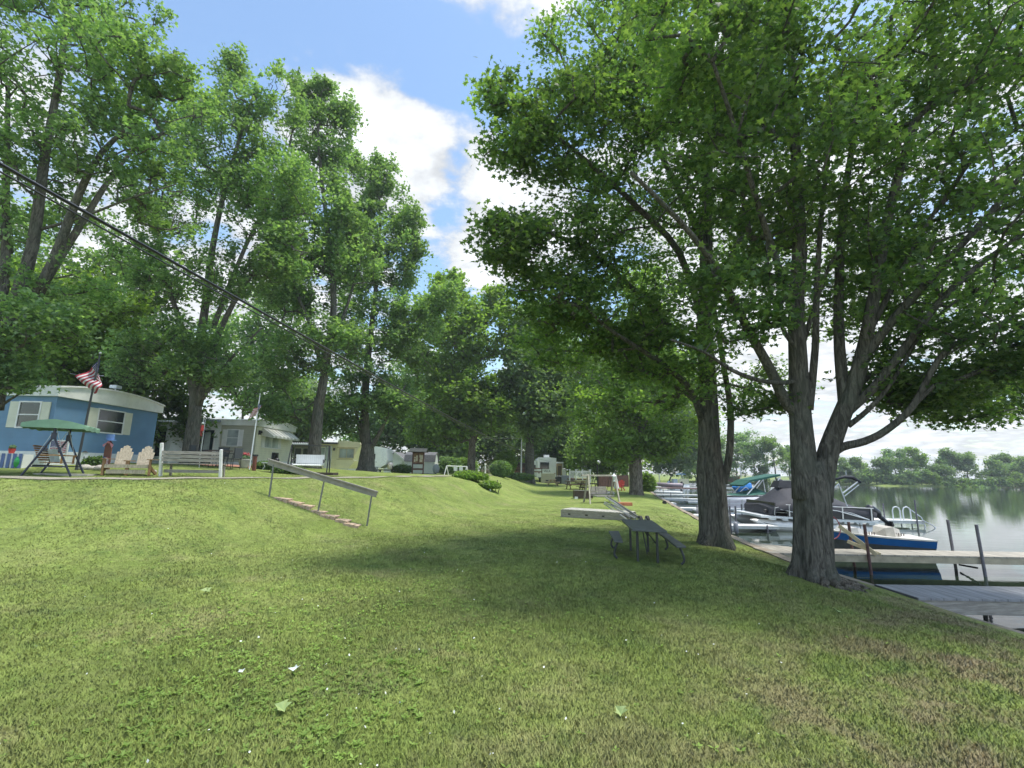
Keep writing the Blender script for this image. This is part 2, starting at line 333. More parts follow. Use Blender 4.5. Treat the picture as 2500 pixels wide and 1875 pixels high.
def terrain():
    us = np.concatenate([-np.geomspace(600, 26, 22), np.arange(-25.5, -.3, .4), [-.25, -.12, -.02, .04, 1, 4], np.geomspace(8, 700, 22)])
    ys = np.concatenate([np.arange(-60, -6, 6), np.arange(-6, 60, .4), np.geomspace(61, 124, 24), np.arange(125, 134, .5), np.geomspace(136, 900, 14)])
    def fn(U, Y):
        X = shore(Y)+U; return X, Y, height(X, Y)
    tag(gridmesh('lawn', us, ys, fn, groundmat('lawn_ground')), None, None, kind='structure')
    # water
    m = mk('lake_water', (.022, .034, .02), rough=.035, var=.1, scale=.3, bump=0)
    nt = m.node_tree; b = nt.nodes['Principled BSDF']; b.inputs['IOR'].default_value = 1.33
    g = nt.nodes.new('ShaderNodeNewGeometry'); mp = nt.nodes.new('ShaderNodeMapping'); mp.inputs['Scale'].default_value = (.5, 1.6, 1); nt.links.new(g.outputs['Position'], mp.inputs[0])
    n = nt.nodes.new('ShaderNodeTexNoise'); n.inputs['Scale'].default_value = 1.6; n.inputs['Detail'].default_value = 3; nt.links.new(mp.outputs[0], n.inputs['Vector'])
    bp = nt.nodes.new('ShaderNodeBump'); bp.inputs['Strength'].default_value = .10; bp.inputs['Distance'].default_value = .05
    nt.links.new(n.outputs[0], bp.inputs['Height']); nt.links.new(bp.outputs[0], b.inputs['Normal'])
    mb = MB(); mb.add([(5.5, -60, 0), (700, -60, 0), (700, 140, 0), (5.5, 140, 0)], [(0, 1, 2, 3)])
    tag(part('water', mb, m), None, None, kind='structure')
    # seawall cap along the shore
    mb = MB(); ysw = list(np.arange(-20, 124, 1.2)); secs = []
    for y in ysw:
        x = float(shore(y)); z = H(x-.5, y)+.015-.05*max(0, min(1, (11-y)/3)); w = .02*math.sin(y*3.1)
        secs.append([(x-.14, y, -1.0), (x+.10, y, -1.0), (x+.10+w, y, z-.04), (x+.09+w, y, z), (x-.14, y, z)])
    mb.loft(secs)
    solo('seawall', mb, mk('seawall_concrete', (.27, .22, .165), .9, .25, 3, .3, 18, dirt=(.10, .08, .055)), 'low worn brownish seawall edging the lawn along the water', 'wall')
    # path on the terrace crest
    secs = []; pts = [(-30, 12.5), (-16, 11.9), (-12.7, 12.1), (-9.9, 12.7), (-8.9, 14.9), (-6.7, 18.0), (-5.6, 23), (-4.1, 27.8), (-3.0, 34), (-2, 50), (-1.2, 70)]
    fine = []
    for a, b2 in zip(pts[:-1], pts[1:]):
        n_ = max(2, int(math.dist(a, b2)/.5))
        for i in range(n_): fine.append((a[0]+(b2[0]-a[0])*i/n_, a[1]+(b2[1]-a[1])*i/n_))
    sm_ = fine[:]
    for _ in range(6): sm_ = [sm_[0]]+[((sm_[i-1][0]+sm_[i][0]*2+sm_[i+1][0])/4, (sm_[i-1][1]+sm_[i][1]*2+sm_[i+1][1])/4) for i in range(1, len(sm_)-1)]+[sm_[-1]]
    for i in range(len(sm_)-1):
        a = Vector(sm_[i]+(0,)); b2 = Vector(sm_[i+1]+(0,)); d = (b2-a).normalized(); nn = Vector((-d.y, d.x, 0)); row = []
        for k in range(7):
            q = a+nn*(-.55+.2*k+.04*random.uniform(-1, 1)*(k in (0, 6))); row.append((q.x, q.y, H(q.x, q.y)+.018))
        secs.append(row)
    mb = MB(); mb.loft(secs, close=False, caps=False)
    tag(part('path', mb, mk('path_gravel', (.30, .27, .21), .95, .3, 5, .4, 60, dirt=(.14, .16, .07)), None, True), None, None, kind='structure')
terrain()
# ------------------------------------------------------------ trees
BARK = barkmat('maple_bark', (.065, .060, .050), (.20, .185, .155), (.11, .125, .095))
BARK2 = barkmat('pale_bark', (.06, .05, .038), (.30, .26, .205), (.14, .125, .09))
LEAF = {
 'hero': leafmat('maple_leaf', (.065, .118, .050), (.118, .188, .074), (.205, .275, .105), .57),
 'blue': leafmat('silver_maple_leaf', (.095, .165, .08), (.165, .25, .12), (.25, .335, .165), .5),
 'yellow': leafmat('young_maple_leaf', (.125, .195, .055), (.17, .25, .07), (.23, .31, .095), .54),
 'dark': leafmat('dark_leaf', (.07, .12, .045), (.095, .155, .055), (.14, .21, .075), .48),
 'far': leafmat('far_leaf', (.13, .195, .095), (.175, .245, .12), (.23, .30, .15), .46),
 'willow': leafmat('willow_leaf', (.115, .18, .055), (.165, .24, .075), (.22, .30, .105), .5),
}
def star_template():
    pts = [(0, -.1), (.30, -.28), (.22, .02), (.52, .16), (.24, .26), (.14, .40), (0, .72), (-.14, .40), (-.24, .26), (-.52, .16), (-.22, .02), (-.30, -.28)]
    c = [(0, .08, .05)]; v = c+[(x, y, -.10*abs(x)-.05*max(0, y)) for x, y in pts]; n = len(pts)
    return np.array(v), np.array([(0, 1+i, 1+(i+1) % n) for i in range(n)])
def kite_template():
    v = [(0, -.5, 0), (.42, .0, -.06), (0, .62, -.05), (-.42, .05, -.06)]
    return np.array(v), np.array([(0, 1, 2, 3)])
def tri_template():
    v = [(0, -.42, 0), (.5, -.05, -.08), (.22, .12, 0), (0, .68, -.04), (-.22, .12, 0), (-.5, -.05, -.08)]
    return np.array(v), np.array([(0, 1, 2, 5), (2, 3, 4, 5)])
TPL = {'star': star_template(), 'kite': kite_template(), 'tri': tri_template()}

def scatter_leaves(name, pts, size, mat, tpl='star', parent=None, tilt=.55, droop=.25, seed=0):
    r = np.random.default_rng(seed); n = len(pts); tv, tf = TPL[tpl]; k = len(tv)
    yaw = r.uniform(0, 2*PI, n); a = r.normal(droop, tilt, n); b = r.normal(0, tilt, n); s = size*r.uniform(.6, 1.25, n)
    cy, sy, ca, sa, cb, sb = np.cos(yaw), np.sin(yaw), np.cos(a), np.sin(a), np.cos(b), np.sin(b)
    # R = Rz(yaw) Rx(-a) Ry(b)
    v = tv[None]*s[:, None, None]
    x = v[..., 0]*cb[:, None]+v[..., 2]*sb[:, None]; z = -v[..., 0]*sb[:, None]+v[..., 2]*cb[:, None]; y = v[..., 1]
    y2 = y*ca[:, None]+z*sa[:, None]; z2 = -y*sa[:, None]+z*ca[:, None]
    X = x*cy[:, None]-y2*sy[:, None]; Y = x*sy[:, None]+y2*cy[:, None]
    co = np.stack([X, Y, z2], -1)+pts[:, None, :]
    q = tf[None]+(np.arange(n)*k)[:, None, None]
    return npmesh(name, co.reshape(-1, 3), q.reshape(-1, tf.shape[1]), mat, False, parent)

def trunk_tube(mb, path, radii, n=20, flare=0, seed=0, ridges=.035):
    """bark-ridged tube; flare widens the foot into root buttresses"""
    r = random.Random(seed); ph = [r.uniform(0, 6.28) for _ in range(6)]
    pts = [Vector(p) for p in path]; fine = []; rr = []
    for i in range(len(pts)-1):
        m = max(2, int((pts[i+1]-pts[i]).length/.22)) if flare else 3
        p0 = pts[max(i-1, 0)]; p3 = pts[min(i+2, len(pts)-1)]
        for j in range(m):
            t = j/m; a, b = pts[i], pts[i+1]
            c = .5*((2*a)+(b-p0)*t+(2*p0-5*a+4*b-p3)*t*t+(3*a-p0-3*b+p3)*t**3)
            fine.append(c); rr.append(radii[i]+(radii[i+1]-radii[i])*t)
    fine.append(pts[-1]); rr.append(radii[-1]); rings = []; z0 = fine[0].z; prev = None
    for i, p in enumerate(fine):
        d = (fine[min(i+1, len(fine)-1)]-fine[max(i-1, 0)]).normalized()
        a = d.cross(Vector((0, 1, 0)) if abs(d.y) < .8 else Vector((1, 0, 0))).normalized() if prev is None else (prev-d*prev.dot(d)).normalized()
        prev = a; b = d.cross(a); ring = []
        for k in range(n):
            th = 2*PI*k/n; R_ = rr[i]
            R_ *= 1+ridges*math.sin(7*th+ph[0]+p.z*.4)+ridges*.8*math.sin(11*th+ph[1]-p.z*.7)+ridges*math.sin(3*th+ph[2]+p.z*.9)
            if flare:
                hz = max(0, p.z-z0-.25); f = (math.exp(-hz/.16)*.8+math.exp(-hz/.8)*.18)*flare
                R_ *= 1+f*(.55+.45*math.sin(5*th+ph[3])+.35*math.sin(3*th+ph[4]))
            ring.append(p+(a*math.cos(th)+b*math.sin(th))*R_)
        rings.append(ring)
    mb.loft(rings)

def tree(name, label, base, trunk_r, trunk_h, limbs, blobs, leaf='blue', tips=500, per=60, lsize=.2, spread=.5, tpl='tri', seed=1, bark=None,
         lean=(0, 0), group=None, twig=.008, flare=.45, zflat=.45, plume=0, cat='tree', carve=.0, minz=None, ttop=.55, trunkpath=None):
    """limbs: polylines (relative to base) ; blobs: (cx,cy,cz,rx,ry,rz,weight) relative to base"""
    r = np.random.default_rng(seed); root = thing(name, label, cat, base, 0, group)
    mb = MB()
    tp = trunkpath or [(0, 0, -.25), (0, 0, .4), (lean[0]*.5, lean[1]*.5, trunk_h*.5), (lean[0], lean[1], trunk_h)]
    tr = [trunk_r*1.02, trunk_r, trunk_r*.93, trunk_r*.7] if not trunkpath else [trunk_r*(1-.10*i/(len(tp)-1)) for i in range(len(tp)-1)]+[trunk_r*.55]
    trunk_tube(mb, tp, tr, 44, flare, seed, .03)
    nodes = [Vector(tp[-1])]; par = [-1]; isl = [trunk_r*.8]
    fixed = {}
    for pl, r0, r1 in limbs:
        pl = [Vector(p) for p in pl]; L_ = len(pl); rad = [r0+(r1-r0)*i/(L_-1) for i in range(L_)]
        trunk_tube(mb, pl, rad, 12 if r0 > .06 else 8, 0, seed+L_, .03)
        last = 0
        for i in range(L_-1):
            m = max(1, int((pl[i+1]-pl[i]).length/.6))
            for j in range(1, m+1):
                nodes.append(pl[i].lerp(pl[i+1], j/m)); par.append(-1); isl.append(rad[i]+(rad[i+1]-rad[i])*j/m)
    nfix = len(nodes)
    # tips
    W = np.array([b[6] for b in blobs], float); W /= W.sum(); T = []
    for bi, nb in zip(range(len(blobs)), r.multinomial(tips, W)):
        cx, cy, cz, rx, ry, rz, _ = blobs[bi]
        d = r.normal(size=(nb, 3)); d /= np.linalg.norm(d, axis=1)[:, None]; rad = r.uniform(.12, 1, nb)**.42
        T.append(np.array([cx, cy, cz])+d*rad[:, None]*np.array([rx, ry, rz]))
    T = np.concatenate(T)
    if minz is not None: T = T[T[:, 2] > minz]
    NP = np.array([tuple(p) for p in nodes])
    d0 = np.array([np.min(np.linalg.norm(NP-t, axis=1)) for t in T]); T = T[np.argsort(d0)]
    cap = len(nodes)+len(T)*4; NPa = np.zeros((cap, 3)); NPa[:len(NP)] = NP; cnt = len(NP)
    segs = []; tipn = []
    for t in T:
        A = NPa[:cnt]; dv = t-A; cost = np.linalg.norm(dv, axis=1)+1.1*np.maximum(0, -dv[:, 2]+.1)
        j = int(np.argmin(cost)); a = Vector(A[j]); tt = Vector(t); L_ = (tt-a).length
        m = 1 if L_ < .7 else (2 if L_ < 1.6 else 3); pj = j
        for i in range(1, m+1):
            s = i/m; q = a.lerp(tt, s); q.z += .10*L_*math.sin(PI*s)*(1 if s < 1 else 0)
            if i < m: q += Vector(r.normal(size=3))*.05*L_
            NPa[cnt] = q; par.append(pj); pj = cnt; cnt += 1
        tipn.append(pj)
    # pipe model radii
    load = np.zeros(cnt); load[tipn] = 1
    for i in range(cnt-1, nfix-1, -1):
        if par[i] >= 0: load[par[i]] += load[i]
    rad = twig*np.maximum(load, 1)**.47
    for i in range(nfix, cnt):
        p = par[i]; pr = rad[p] if p >= nfix else min(isl[p]*.7, rad[i]*1.35)
        pr = min(max(pr, rad[i]), rad[i]*1.8)
        a = Vector(NPa[p]); b = Vector(NPa[i])
        if (b-a).length > 1e-4: segs.append((a, b, pr, rad[i]))
    # branches as one numpy mesh (5-sided)
    n = 5; A = np.array([s[0] for s in segs]); B = np.array([s[1] for s in segs]); RA = np.array([s[2] for s in segs]); RB = np.array([s[3] for s in segs])
    d = B-A; d /= np.linalg.norm(d, axis=1)[:, None]; up = np.where(np.abs(d[:, 2:3]) > .9, np.array([[1., 0, 0]]), np.array([[0, 0, 1.]]))
    u = np.cross(d, up); u /= np.linalg.norm(u, axis=1)[:, None]; w = np.cross(d, u)
    th = np.arange(n)*2*PI/n; ring = u[:, None]*np.cos(th)[None, :, None]+w[:, None]*np.sin(th)[None, :, None]
    co = np.concatenate([A[:, None]+ring*RA[:, None, None], B[:, None]+ring*RB[:, None, None]], 1)
    f = np.array([(k, (k+1) % n, n+(k+1) % n, n+k) for k in range(n)])
    q = (f[None]+(np.arange(len(segs))*2*n)[:, None, None]).reshape(-1, 4)
    # merge with the trunk mesh
    base_n = len(mb.v); allv = mb.v+[tuple(p) for p in co.reshape(-1, 3)]; allf = mb.f+(q+base_n).tolist()
    me = bpy.data.meshes.new('trunk'); me.from_pydata(allv, [], allf); me.materials.append(bark or BARK)
    me.polygons.foreach_set('use_smooth', [True]*len(me.polygons)); me.update(); link_mesh('trunk', me, root)
    # leaves
    tp_ = NPa[tipn]; k = per
    off = np.clip(r.normal(size=(len(tp_), k, 3)), -1.7, 1.7)*np.array([spread, spread, spread*zflat])
    # leaves hang in sprays along the last branch
    prev = NPa[[par[i] for i in tipn]]; s = r.uniform(-.15, 1.15, (len(tp_), k, 1))
    pts = (prev[:, None]+(tp_-prev)[:, None]*s+off*r.uniform(.45, 1.1, (len(tp_), 1, 1)))
    if plume:
        u = r.uniform(0, 1, (len(tp_), k, 1))**1.3; c0 = tp_[:, None]; hh = plume*r.uniform(.2, 1.3, (len(tp_), 1, 1)); dz = u*hh
        lat = (pts-c0)*(1-.72*u); pts = c0+lat; pts[..., 2:3] += dz; pts[..., 0:2] += dz*np.clip(c0[..., 0:2]*.06, -.35, .35)
    pts = pts.reshape(-1, 3)
    if carve: 
        w3 = np.sin(pts[:, 0]*1.9+seed)+np.sin(pts[:, 1]*2.1+seed*2)+np.sin(pts[:, 2]*2.6+seed*3)
        pts = pts[w3 > -1.5+carve]
    scatter_leaves('crown', pts, lsize, LEAF[leaf], tpl, root, seed=seed)
    return root

def rel(base, px, py, D): p = P(px, py, D); return (p.x-base[0], p.y-base[1], p.z-base[2])
def bl(base, px, py, D, rx, ry, rz, w=1): q = rel(base, px, py, D); return (*q, rx, ry, rz, w)

def trees():
    # --- right-hand maple with the deep fork
    b = G(1990, 8.9); b.z -= .03
    R = lambda px, py, D: rel(b, px, py, D)
    limbs = [
     ([R(1968, 1220, 8.9), R(1962, 1110, 8.9), R(1955, 1010, 8.9), R(1950, 880, 8.8), R(1945, 740, 8.7), R(1952, 560, 8.6), R(1940, 330, 8.4), R(1930, 100, 8.1)], .235, .06),
     ([R(2002, 1220, 8.9), R(2018, 1120, 8.9), R(2050, 1030, 8.8), R(2090, 930, 8.7), R(2115, 830, 8.5), R(2140, 690, 8.2), R(2175, 500, 7.8), R(2230, 300, 7.3)], .20, .05),
     ([R(2065, 1000, 8.8), R(2050, 850, 8.9), R(2048, 700, 9.0), R(2060, 500, 9.1), R(2085, 330, 9.1), R(2110, 150, 9.1)], .11, .04),
     ([R(1965, 1040, 8.9), R(1940, 1005, 8.9), R(1915, 975, 8.8), R(1880, 900, 8.5), R(1830, 810, 8.2), R(1790, 730, 7.8), R(1740, 640, 7.4), R(1660, 540, 7.0), R(1540, 420, 6.6)], .12, .03),
     ([R(2015, 1120, 8.9), R(2055, 1092, 8.8), R(2110, 1078, 8.6), R(2165, 1050, 8.4), R(2230, 990, 8.1), R(2290, 880, 7.9), R(2350, 830, 7.7), R(2470, 780, 7.5)], .085, .03),
     ([R(2042, 1050, 8.8), R(2065, 1010, 8.8), R(2130, 950, 8.5), R(2200, 860, 8.2), R(2300, 730, 7.9), R(2400, 640, 7.6), R(2500, 570, 7.3)], .10, .03),
     ([R(2105, 880, 8.6), R(2180, 780, 8.2), R(2290, 660, 7.7), R(2400, 540, 7.2), R(2500, 420, 6.8)], .09, .03),
     ([R(1950, 930, 8.9), R(1900, 935, 8.5), R(1840, 925, 8.1), R(1780, 900, 7.8), R(1720, 860, 7.5), R(1640, 830, 7.1)], .05, .018),
     ([R(2130, 740, 8.3), R(2160, 620, 9.0), R(2230, 500, 9.8), R(2330, 380, 10.4)], .08, .03),
     ([R(1945, 800, 8.7), R(1900, 650, 8.2), R(1850, 500, 7.6), R(1800, 330, 7.0), R(1740, 150, 6.4)], .07, .025),
     ([R(1955, 700, 8.8), R(1960, 560, 9.6), R(1900, 400, 10.4), R(1860, 250, 11.0)], .07, .025),
     ([R(2070, 1040, 8.8), R(2120, 1000, 8.6), R(2180, 930, 8.4), R(2260, 800, 8.2), R(2380, 700, 8.2)], .055, .018),
     ([R(2060, 1000, 8.8), R(2100, 860, 8.6), R(2180, 700, 8.4), R(2280, 520, 8.0), R(2420, 330, 7.6)], .07, .02),
     ([R(1975, 1000, 8.9), R(1990, 850, 8.8), R(1995, 680, 8.6), R(2010, 480, 8.3), R(2040, 260, 8.0)], .075, .025),
     ([R(1955, 860, 8.8), R(1985, 760, 8.7), R(2030, 640, 8.6), R(2100, 560, 8.4), R(2200, 440, 8.2)], .05, .018),
     ([R(1950, 860, 8.8), R(1910, 800, 8.6), R(1880, 700, 8.4), R(1870, 560, 8.2)], .045, .016),
     ([R(2080, 950, 8.8), R(2150, 900, 9.4), R(2250, 850, 10.2), R(2330, 830, 10.8)], .06, .02),
    ]
    c = lambda px, py, D, rx, ry, rz, w=1: bl(b, px, py, D, rx, ry, rz, w)
    blobs = [c(2150, 430, 8.5, 3.6, 3.0, 2.6, 3), c(1850, 300, 7.8, 2.2, 2.0, 2.2, 2.0), c(2350, 650, 7.8, 2.3, 2.4, 1.4, 1.6), c(2400, 850, 8.2, 2.0, 1.8, .75, .85),
             c(2300, 930, 9.6, 1.9, 1.8, .5, .6), c(2100, 100, 8.5, 4.0, 3.2, 2.5, 3), c(1700, 120, 7.5, 1.9, 1.8, 2.0, 1.3), c(2400, 200, 7.5, 2.6, 2.4, 2.4, 2.2),
             c(1800, 720, 8.0, 1.2, 1.0, .9, .7), c(1840, 970, 9.6, .8, .8, .45, .35), c(2170, 720, 10.8, 2.6, 1.6, 1.2, 1), c(2000, 620, 10.5, 2.6, 1.6, 1.6, 1.2), c(2450, 960, 10.5, 1.0, 1.0, .5, .35), c(2340, 1000, 10.2, 1.1, .9, .35, .4), c(2230, 960, 9.2, .9, .8, .4, .35), c(2470, 880, 8.0, .9, .9, .4, .35)]
    tree('maple_tree', 'rightmost tree on the lawn, a large maple with a deep fork beside the seawall', b, .315, 2.25, limbs, blobs, 'hero', 1350, 56, .118, .29, 'star', 3,
         flare=.6, trunkpath=[(0, 0, -.25), (0, 0, .3), R(1985, 1250, 8.9), R(1982, 1180, 8.9), R(1985, 1125, 8.9)])
    # --- middle maple
    b = G(1745, 12.5); b.z -= .03
    R = lambda px, py, D: rel(b, px, py, D)
    limbs = [
     ([R(1735, 1150, 12.5), R(1731, 1060, 12.5), R(1728, 950, 12.5), R(1722, 800, 12.5), R(1725, 620, 12.4), R(1728, 430, 12.3), R(1735, 220, 12.2), R(1740, 30, 12.0)], .30, .07),
     ([R(1765, 1180, 12.4), R(1780, 1110, 12.3), R(1783, 1000, 12.3), R(1768, 900, 12.4), R(1745, 760, 12.8)], .10, .06),
     ([R(1715, 1030, 12.5), R(1690, 960, 12.0), R(1640, 905, 11.4), R(1560, 850, 10.7), R(1470, 790, 10.0), R(1390, 700, 9.4)], .10, .02),
     ([R(1720, 800, 12.5), R(1660, 620, 11.5), R(1560, 510, 10.6), R(1440, 400, 9.8), R(1340, 320, 9.2), R(1230, 250, 8.8)], .10, .02),
     ([R(1722, 870, 12.5), R(1640, 800, 11.7), R(1520, 680, 10.6), R(1420, 600, 9.9), R(1300, 560, 9.3), R(1200, 545, 8.9)], .08, .015),
     ([R(1728, 760, 12.5), R(1790, 620, 12.6), R(1840, 480, 12.8), R(1850, 380, 13)], .12, .05),
     ([R(1728, 620, 12.4), R(1640, 430, 11.4), R(1560, 280, 10.4), R(1480, 120, 9.5)], .09, .03),
     ([R(1715, 560, 12.5), R(1660, 480, 13.5), R(1600, 330, 14.5), R(1560, 200, 15)], .08, .03),
     ([R(1722, 1000, 12.5), R(1650, 945, 13.3), R(1560, 900, 14.2), R(1460, 860, 15)], .06, .02),
    ]
    c = lambda px, py, D, rx, ry, rz, w=1: bl(b, px, py, D, rx, ry, rz, w)
    blobs = [c(1600, 380, 11, 2.8, 2.6, 3.0, 3), c(1420, 330, 9.9, 1.7, 1.5, 1.7, 1.7), c(1260, 330, 9.2, .95, .9, .8, .75), c(1205, 225, 9.0, .5, .5, .45, .3), c(1360, 600, 10, 1.5, 1.3, 1.0, 1.2), c(1240, 590, 9.1, .65, .7, .5, .5),
             c(1500, 760, 11, 1.8, 1.6, 1.0, 1.5), c(1640, 870, 12, 1.6, 1.6, .8, 1.1), c(1700, 80, 12, 3.6, 3.2, 3.2, 3.2), c(1480, 130, 10.5, 1.9, 1.8, 1.9, 1.5), c(1340, 740, 10.3, 1.2, 1.1, .7, .8),
             c(1700, 600, 14, 2.6, 1.8, 2.4, 1.6), c(1400, 840, 12.5, 1.7, 1.7, .6, .9), c(1870, 950, 14.5, 1.0, 1.0, 1.0, .5), c(1560, 960, 15, 1.8, 1.4, .8, .6)]
    tree('maple_tree', 'tall straight maple beside the picnic table with a side stem', b, .355, 3.0, limbs, blobs, 'hero', 1250, 54, .12, .30, 'star', 8, flare=.6,
         trunkpath=[(0, 0, -.25), (0, 0, .3), R(1740, 1230, 12.5), R(1735, 1150, 12.5), R(1730, 1050, 12.5)])
    # --- third shoreline tree
    b = G(1553, 38)
    c = lambda px, py, D, rx, ry, rz, w=1: bl(b, px, py, D, rx, ry, rz, w)
    R = lambda px, py, D: rel(b, px, py, D)
    tree('cottonwood_tree', 'thick pale furrowed trunk leaning over the farther docks, third tree along the seawall', b, .50, 4.6,
         [([R(1553, 1060, 38), R(1550, 950, 38), R(1545, 800, 38), R(1540, 680, 38)], .42, .1), ([R(1555, 1080, 38), R(1590, 1000, 37), R(1640, 930, 36)], .2, .06), ([R(1552, 1060, 38), R(1510, 990, 37), R(1460, 930, 36)], .2, .06)],
         [c(1550, 900, 38, 5.5, 4, 4.0, 3), c(1480, 980, 37, 3.5, 3, 2.6, 1.8), c(1640, 1000, 38, 3.6, 3, 2.6, 1.8), c(1550, 740, 38, 4, 4, 3.5, 1.8), c(1505, 1090, 37, 1.8, 1.2, 1.2, .9), c(1610, 1080, 37.5, 1.7, 1.2, 1.4, .9)],
         'yellow', 480, 60, .28, .75, 'kite', 13, BARK2, twig=.016, flare=.35)
    # --- left row of silver maples on the terrace
    def row(px, D, r0, th, lab, limbs, blobs, leaf, tips, per, ls, sp, seed, **k):
        b = G(px, D); mv = lambda p: P(*p)-b
        L_ = [([tuple(mv(p)) for p in pl], a, z) for pl, a, z in limbs]
        B_ = [(*tuple(mv(q[:3])), *q[3:]) for q in blobs]
        return tree(k.pop('name', 'silver_maple_tree'), lab, b, r0, th, L_, B_, leaf, tips, per, ls, sp, k.pop('tpl', 'tri'), seed, **k)
    row(-75, 14.0, .36, 2.4, 'large multi-stemmed maple at the left edge of the photo in front of the blue house',
        [([(-20, 1000, 14), (0, 900, 14), (30, 760, 14), (80, 600, 13.8), (110, 380, 13.6), (150, 150, 13.4), (170, -60, 13.2)], .26, .05),
         ([(-10, 930, 14), (50, 800, 14), (130, 640, 13.6), (190, 480, 13.2), (250, 370, 12.8), (330, 300, 12.4)], .20, .04),
         ([(0, 880, 14), (90, 720, 14.4), (190, 560, 14.8), (280, 420, 15.2), (360, 330, 15.6)], .17, .04),
         ([(-30, 950, 14), (10, 700, 14), (15, 450, 14), (20, 200, 14)], .17, .05),
         ([(-30, 1020, 13.9), (10, 985, 13.6), (50, 960, 13.3)], .06, .02),
         ([(100, 560, 13.8), (200, 530, 13.3), (330, 480, 12.9), (430, 450, 12.6)], .05, .015)],
        [(120, 150, 13.5, 2.6, 2.6, 2.6, 2.4), (300, 170, 13, 1.6, 1.8, 1.5, 1.3), (60, 450, 14, 2.0, 2.2, 2.4, 1.6), (300, 380, 13.4, 1.8, 1.8, 1.5, 1.5), (430, 230, 13.2, .9, 1.0, 1.0, .55), (390, 500, 14, 1.2, 1.3, .9, .7),
         (60, 800, 13, 1.6, 1.2, .8, 1.0), (-200, 300, 14, 3, 3, 5, 1.5), (150, -100, 13, 3, 3, 2, 1.4), (20, 930, 13.2, 1.0, .6, .45, .45), (170, 700, 14.5, 1.8, 1.5, .9, .8)],
        'blue', 1000, 60, .13, .33, 21, flare=.4, plume=.55, carve=.65)
    row(458, 21.5, .31, 2.6, 'thick-trunked silver maple between the blue house and the beige house',
        [([(475, 1020, 21.5), (480, 900, 21.5), (500, 760, 21.5), (520, 600, 21.3), (560, 420, 21.1), (620, 230, 21)], .25, .05),
         ([(485, 990, 21.5), (520, 850, 21.3), (570, 740, 21), (640, 640, 20.6), (740, 570, 20.2)], .17, .04),
         ([(470, 960, 21.5), (450, 820, 21.8), (400, 660, 22), (380, 480, 22.3), (400, 320, 22.5)], .15, .04),
         ([(490, 980, 21.5), (560, 880, 21), (640, 800, 20.6)], .09, .03), ([(520, 800, 21.5), (600, 600, 22.5), (690, 420, 23), (720, 280, 23)], .12, .03)],
        [(560, 370, 21.3, 2.7, 2.7, 3.0, 2.4), (430, 450, 22, 2.6, 2.6, 2.7, 2.0), (660, 480, 21.2, 2.4, 2.2, 2.2, 2.0), (680, 270, 21.8, 1.1, 1.2, 2.1, 1.0), (520, 680, 21, 2.8, 2.2, 1.6, 1.5), (700, 640, 20.6, 1.6, 1.5, 1.1, 1.0),
         (420, 860, 20.5, 2.0, 1.4, 1.1, 1.2), (530, 900, 20.6, 1.5, 1.2, .9, .8), (330, 640, 21, 1.8, 1.8, 1.4, .9), (480, 310, 22, 1.2, 1.2, 1.8, .7), (560, 200, 21.8, .8, .8, 1.7, .6), (320, 900, 21.5, 1.6, 1.2, .8, .7)],
        'blue', 1100, 66, .165, .42, 33, flare=.4, plume=1.1, carve=.75, zflat=.6)
    row(763, 27.5, .36, 4.0, 'slim dark-trunked silver maple before the yellow trailer porch',
        [([(778, 1000, 27.5), (800, 860, 27.5), (815, 740, 27.5), (800, 560, 27.4), (780, 380, 27.3), (775, 230, 27)], .27, .05),
         ([(790, 920, 27.5), (760, 800, 27), (720, 700, 26.6), (700, 560, 26.4)], .15, .04), ([(805, 850, 27.5), (850, 740, 28), (880, 620, 28.4)], .13, .04)],
        [(790, 360, 27.2, 1.8, 1.9, 3.0, 1.6), (760, 560, 27, 3.2, 3.0, 3.4, 3), (840, 620, 27.5, 2.6, 2.4, 3.0, 2.0), (700, 720, 27, 2.2, 2.0, 1.8, 1.4), (790, 850, 27, 2.6, 2.2, 1.6, 1.3), (790, 235, 27.2, .8, .8, 1.3, .5), (840, 290, 27.2, .9, .9, .9, .45),
         (700, 900, 27, 1.6, 1.4, 1.4, .9), (690, 1010, 27, 1.3, 1.0, .7, .5), (740, 260, 27.2, .8, .8, 1.3, .4)],
        'blue', 1000, 66, .195, .47, 44, plume=1.3, carve=.7, zflat=.6)
    row(893, 34, .55, 2.0, 'silver maple with a low forked trunk beside the white travel trailer',
        [([(895, 1090, 34), (890, 1000, 34), (900, 860, 34), (920, 680, 34), (930, 520, 34)], .36, .07), ([(902, 1100, 34), (925, 1060, 33.6), (945, 1020, 33.2), (990, 940, 32.8)], .2, .05),
         ([(893, 1100, 34), (872, 1020, 34), (850, 900, 34)], .2, .05)],
        [(920, 520, 34, 2.2, 2.2, 3.4, 2.0), (870, 640, 34, 2.6, 2.4, 3.0, 1.8), (980, 640, 34, 2.2, 2.2, 2.6, 1.7), (910, 800, 33.6, 3.8, 3.2, 2.8, 2.6), (1010, 800, 34, 2.2, 2.2, 2.2, 1.3), (880, 960, 33.2, 2.9, 2.2, 1.8, 1.8), (970, 980, 33, 1.9, 1.6, 1.4, 1.0),
         (935, 430, 34, 1.2, 1.2, 1.2, .5), (860, 420, 34, 1.0, 1.0, 1.3, .4), (820, 1040, 33, 1.2, 1.0, .8, .6), (1010, 560, 34, 1.1, 1.2, 1.6, .6), (1090, 740, 34, 1.2, 1.2, 1.0, .5)],
        'blue', 1000, 66, .225, .52, 55, plume=1.2, carve=.6, zflat=.6)
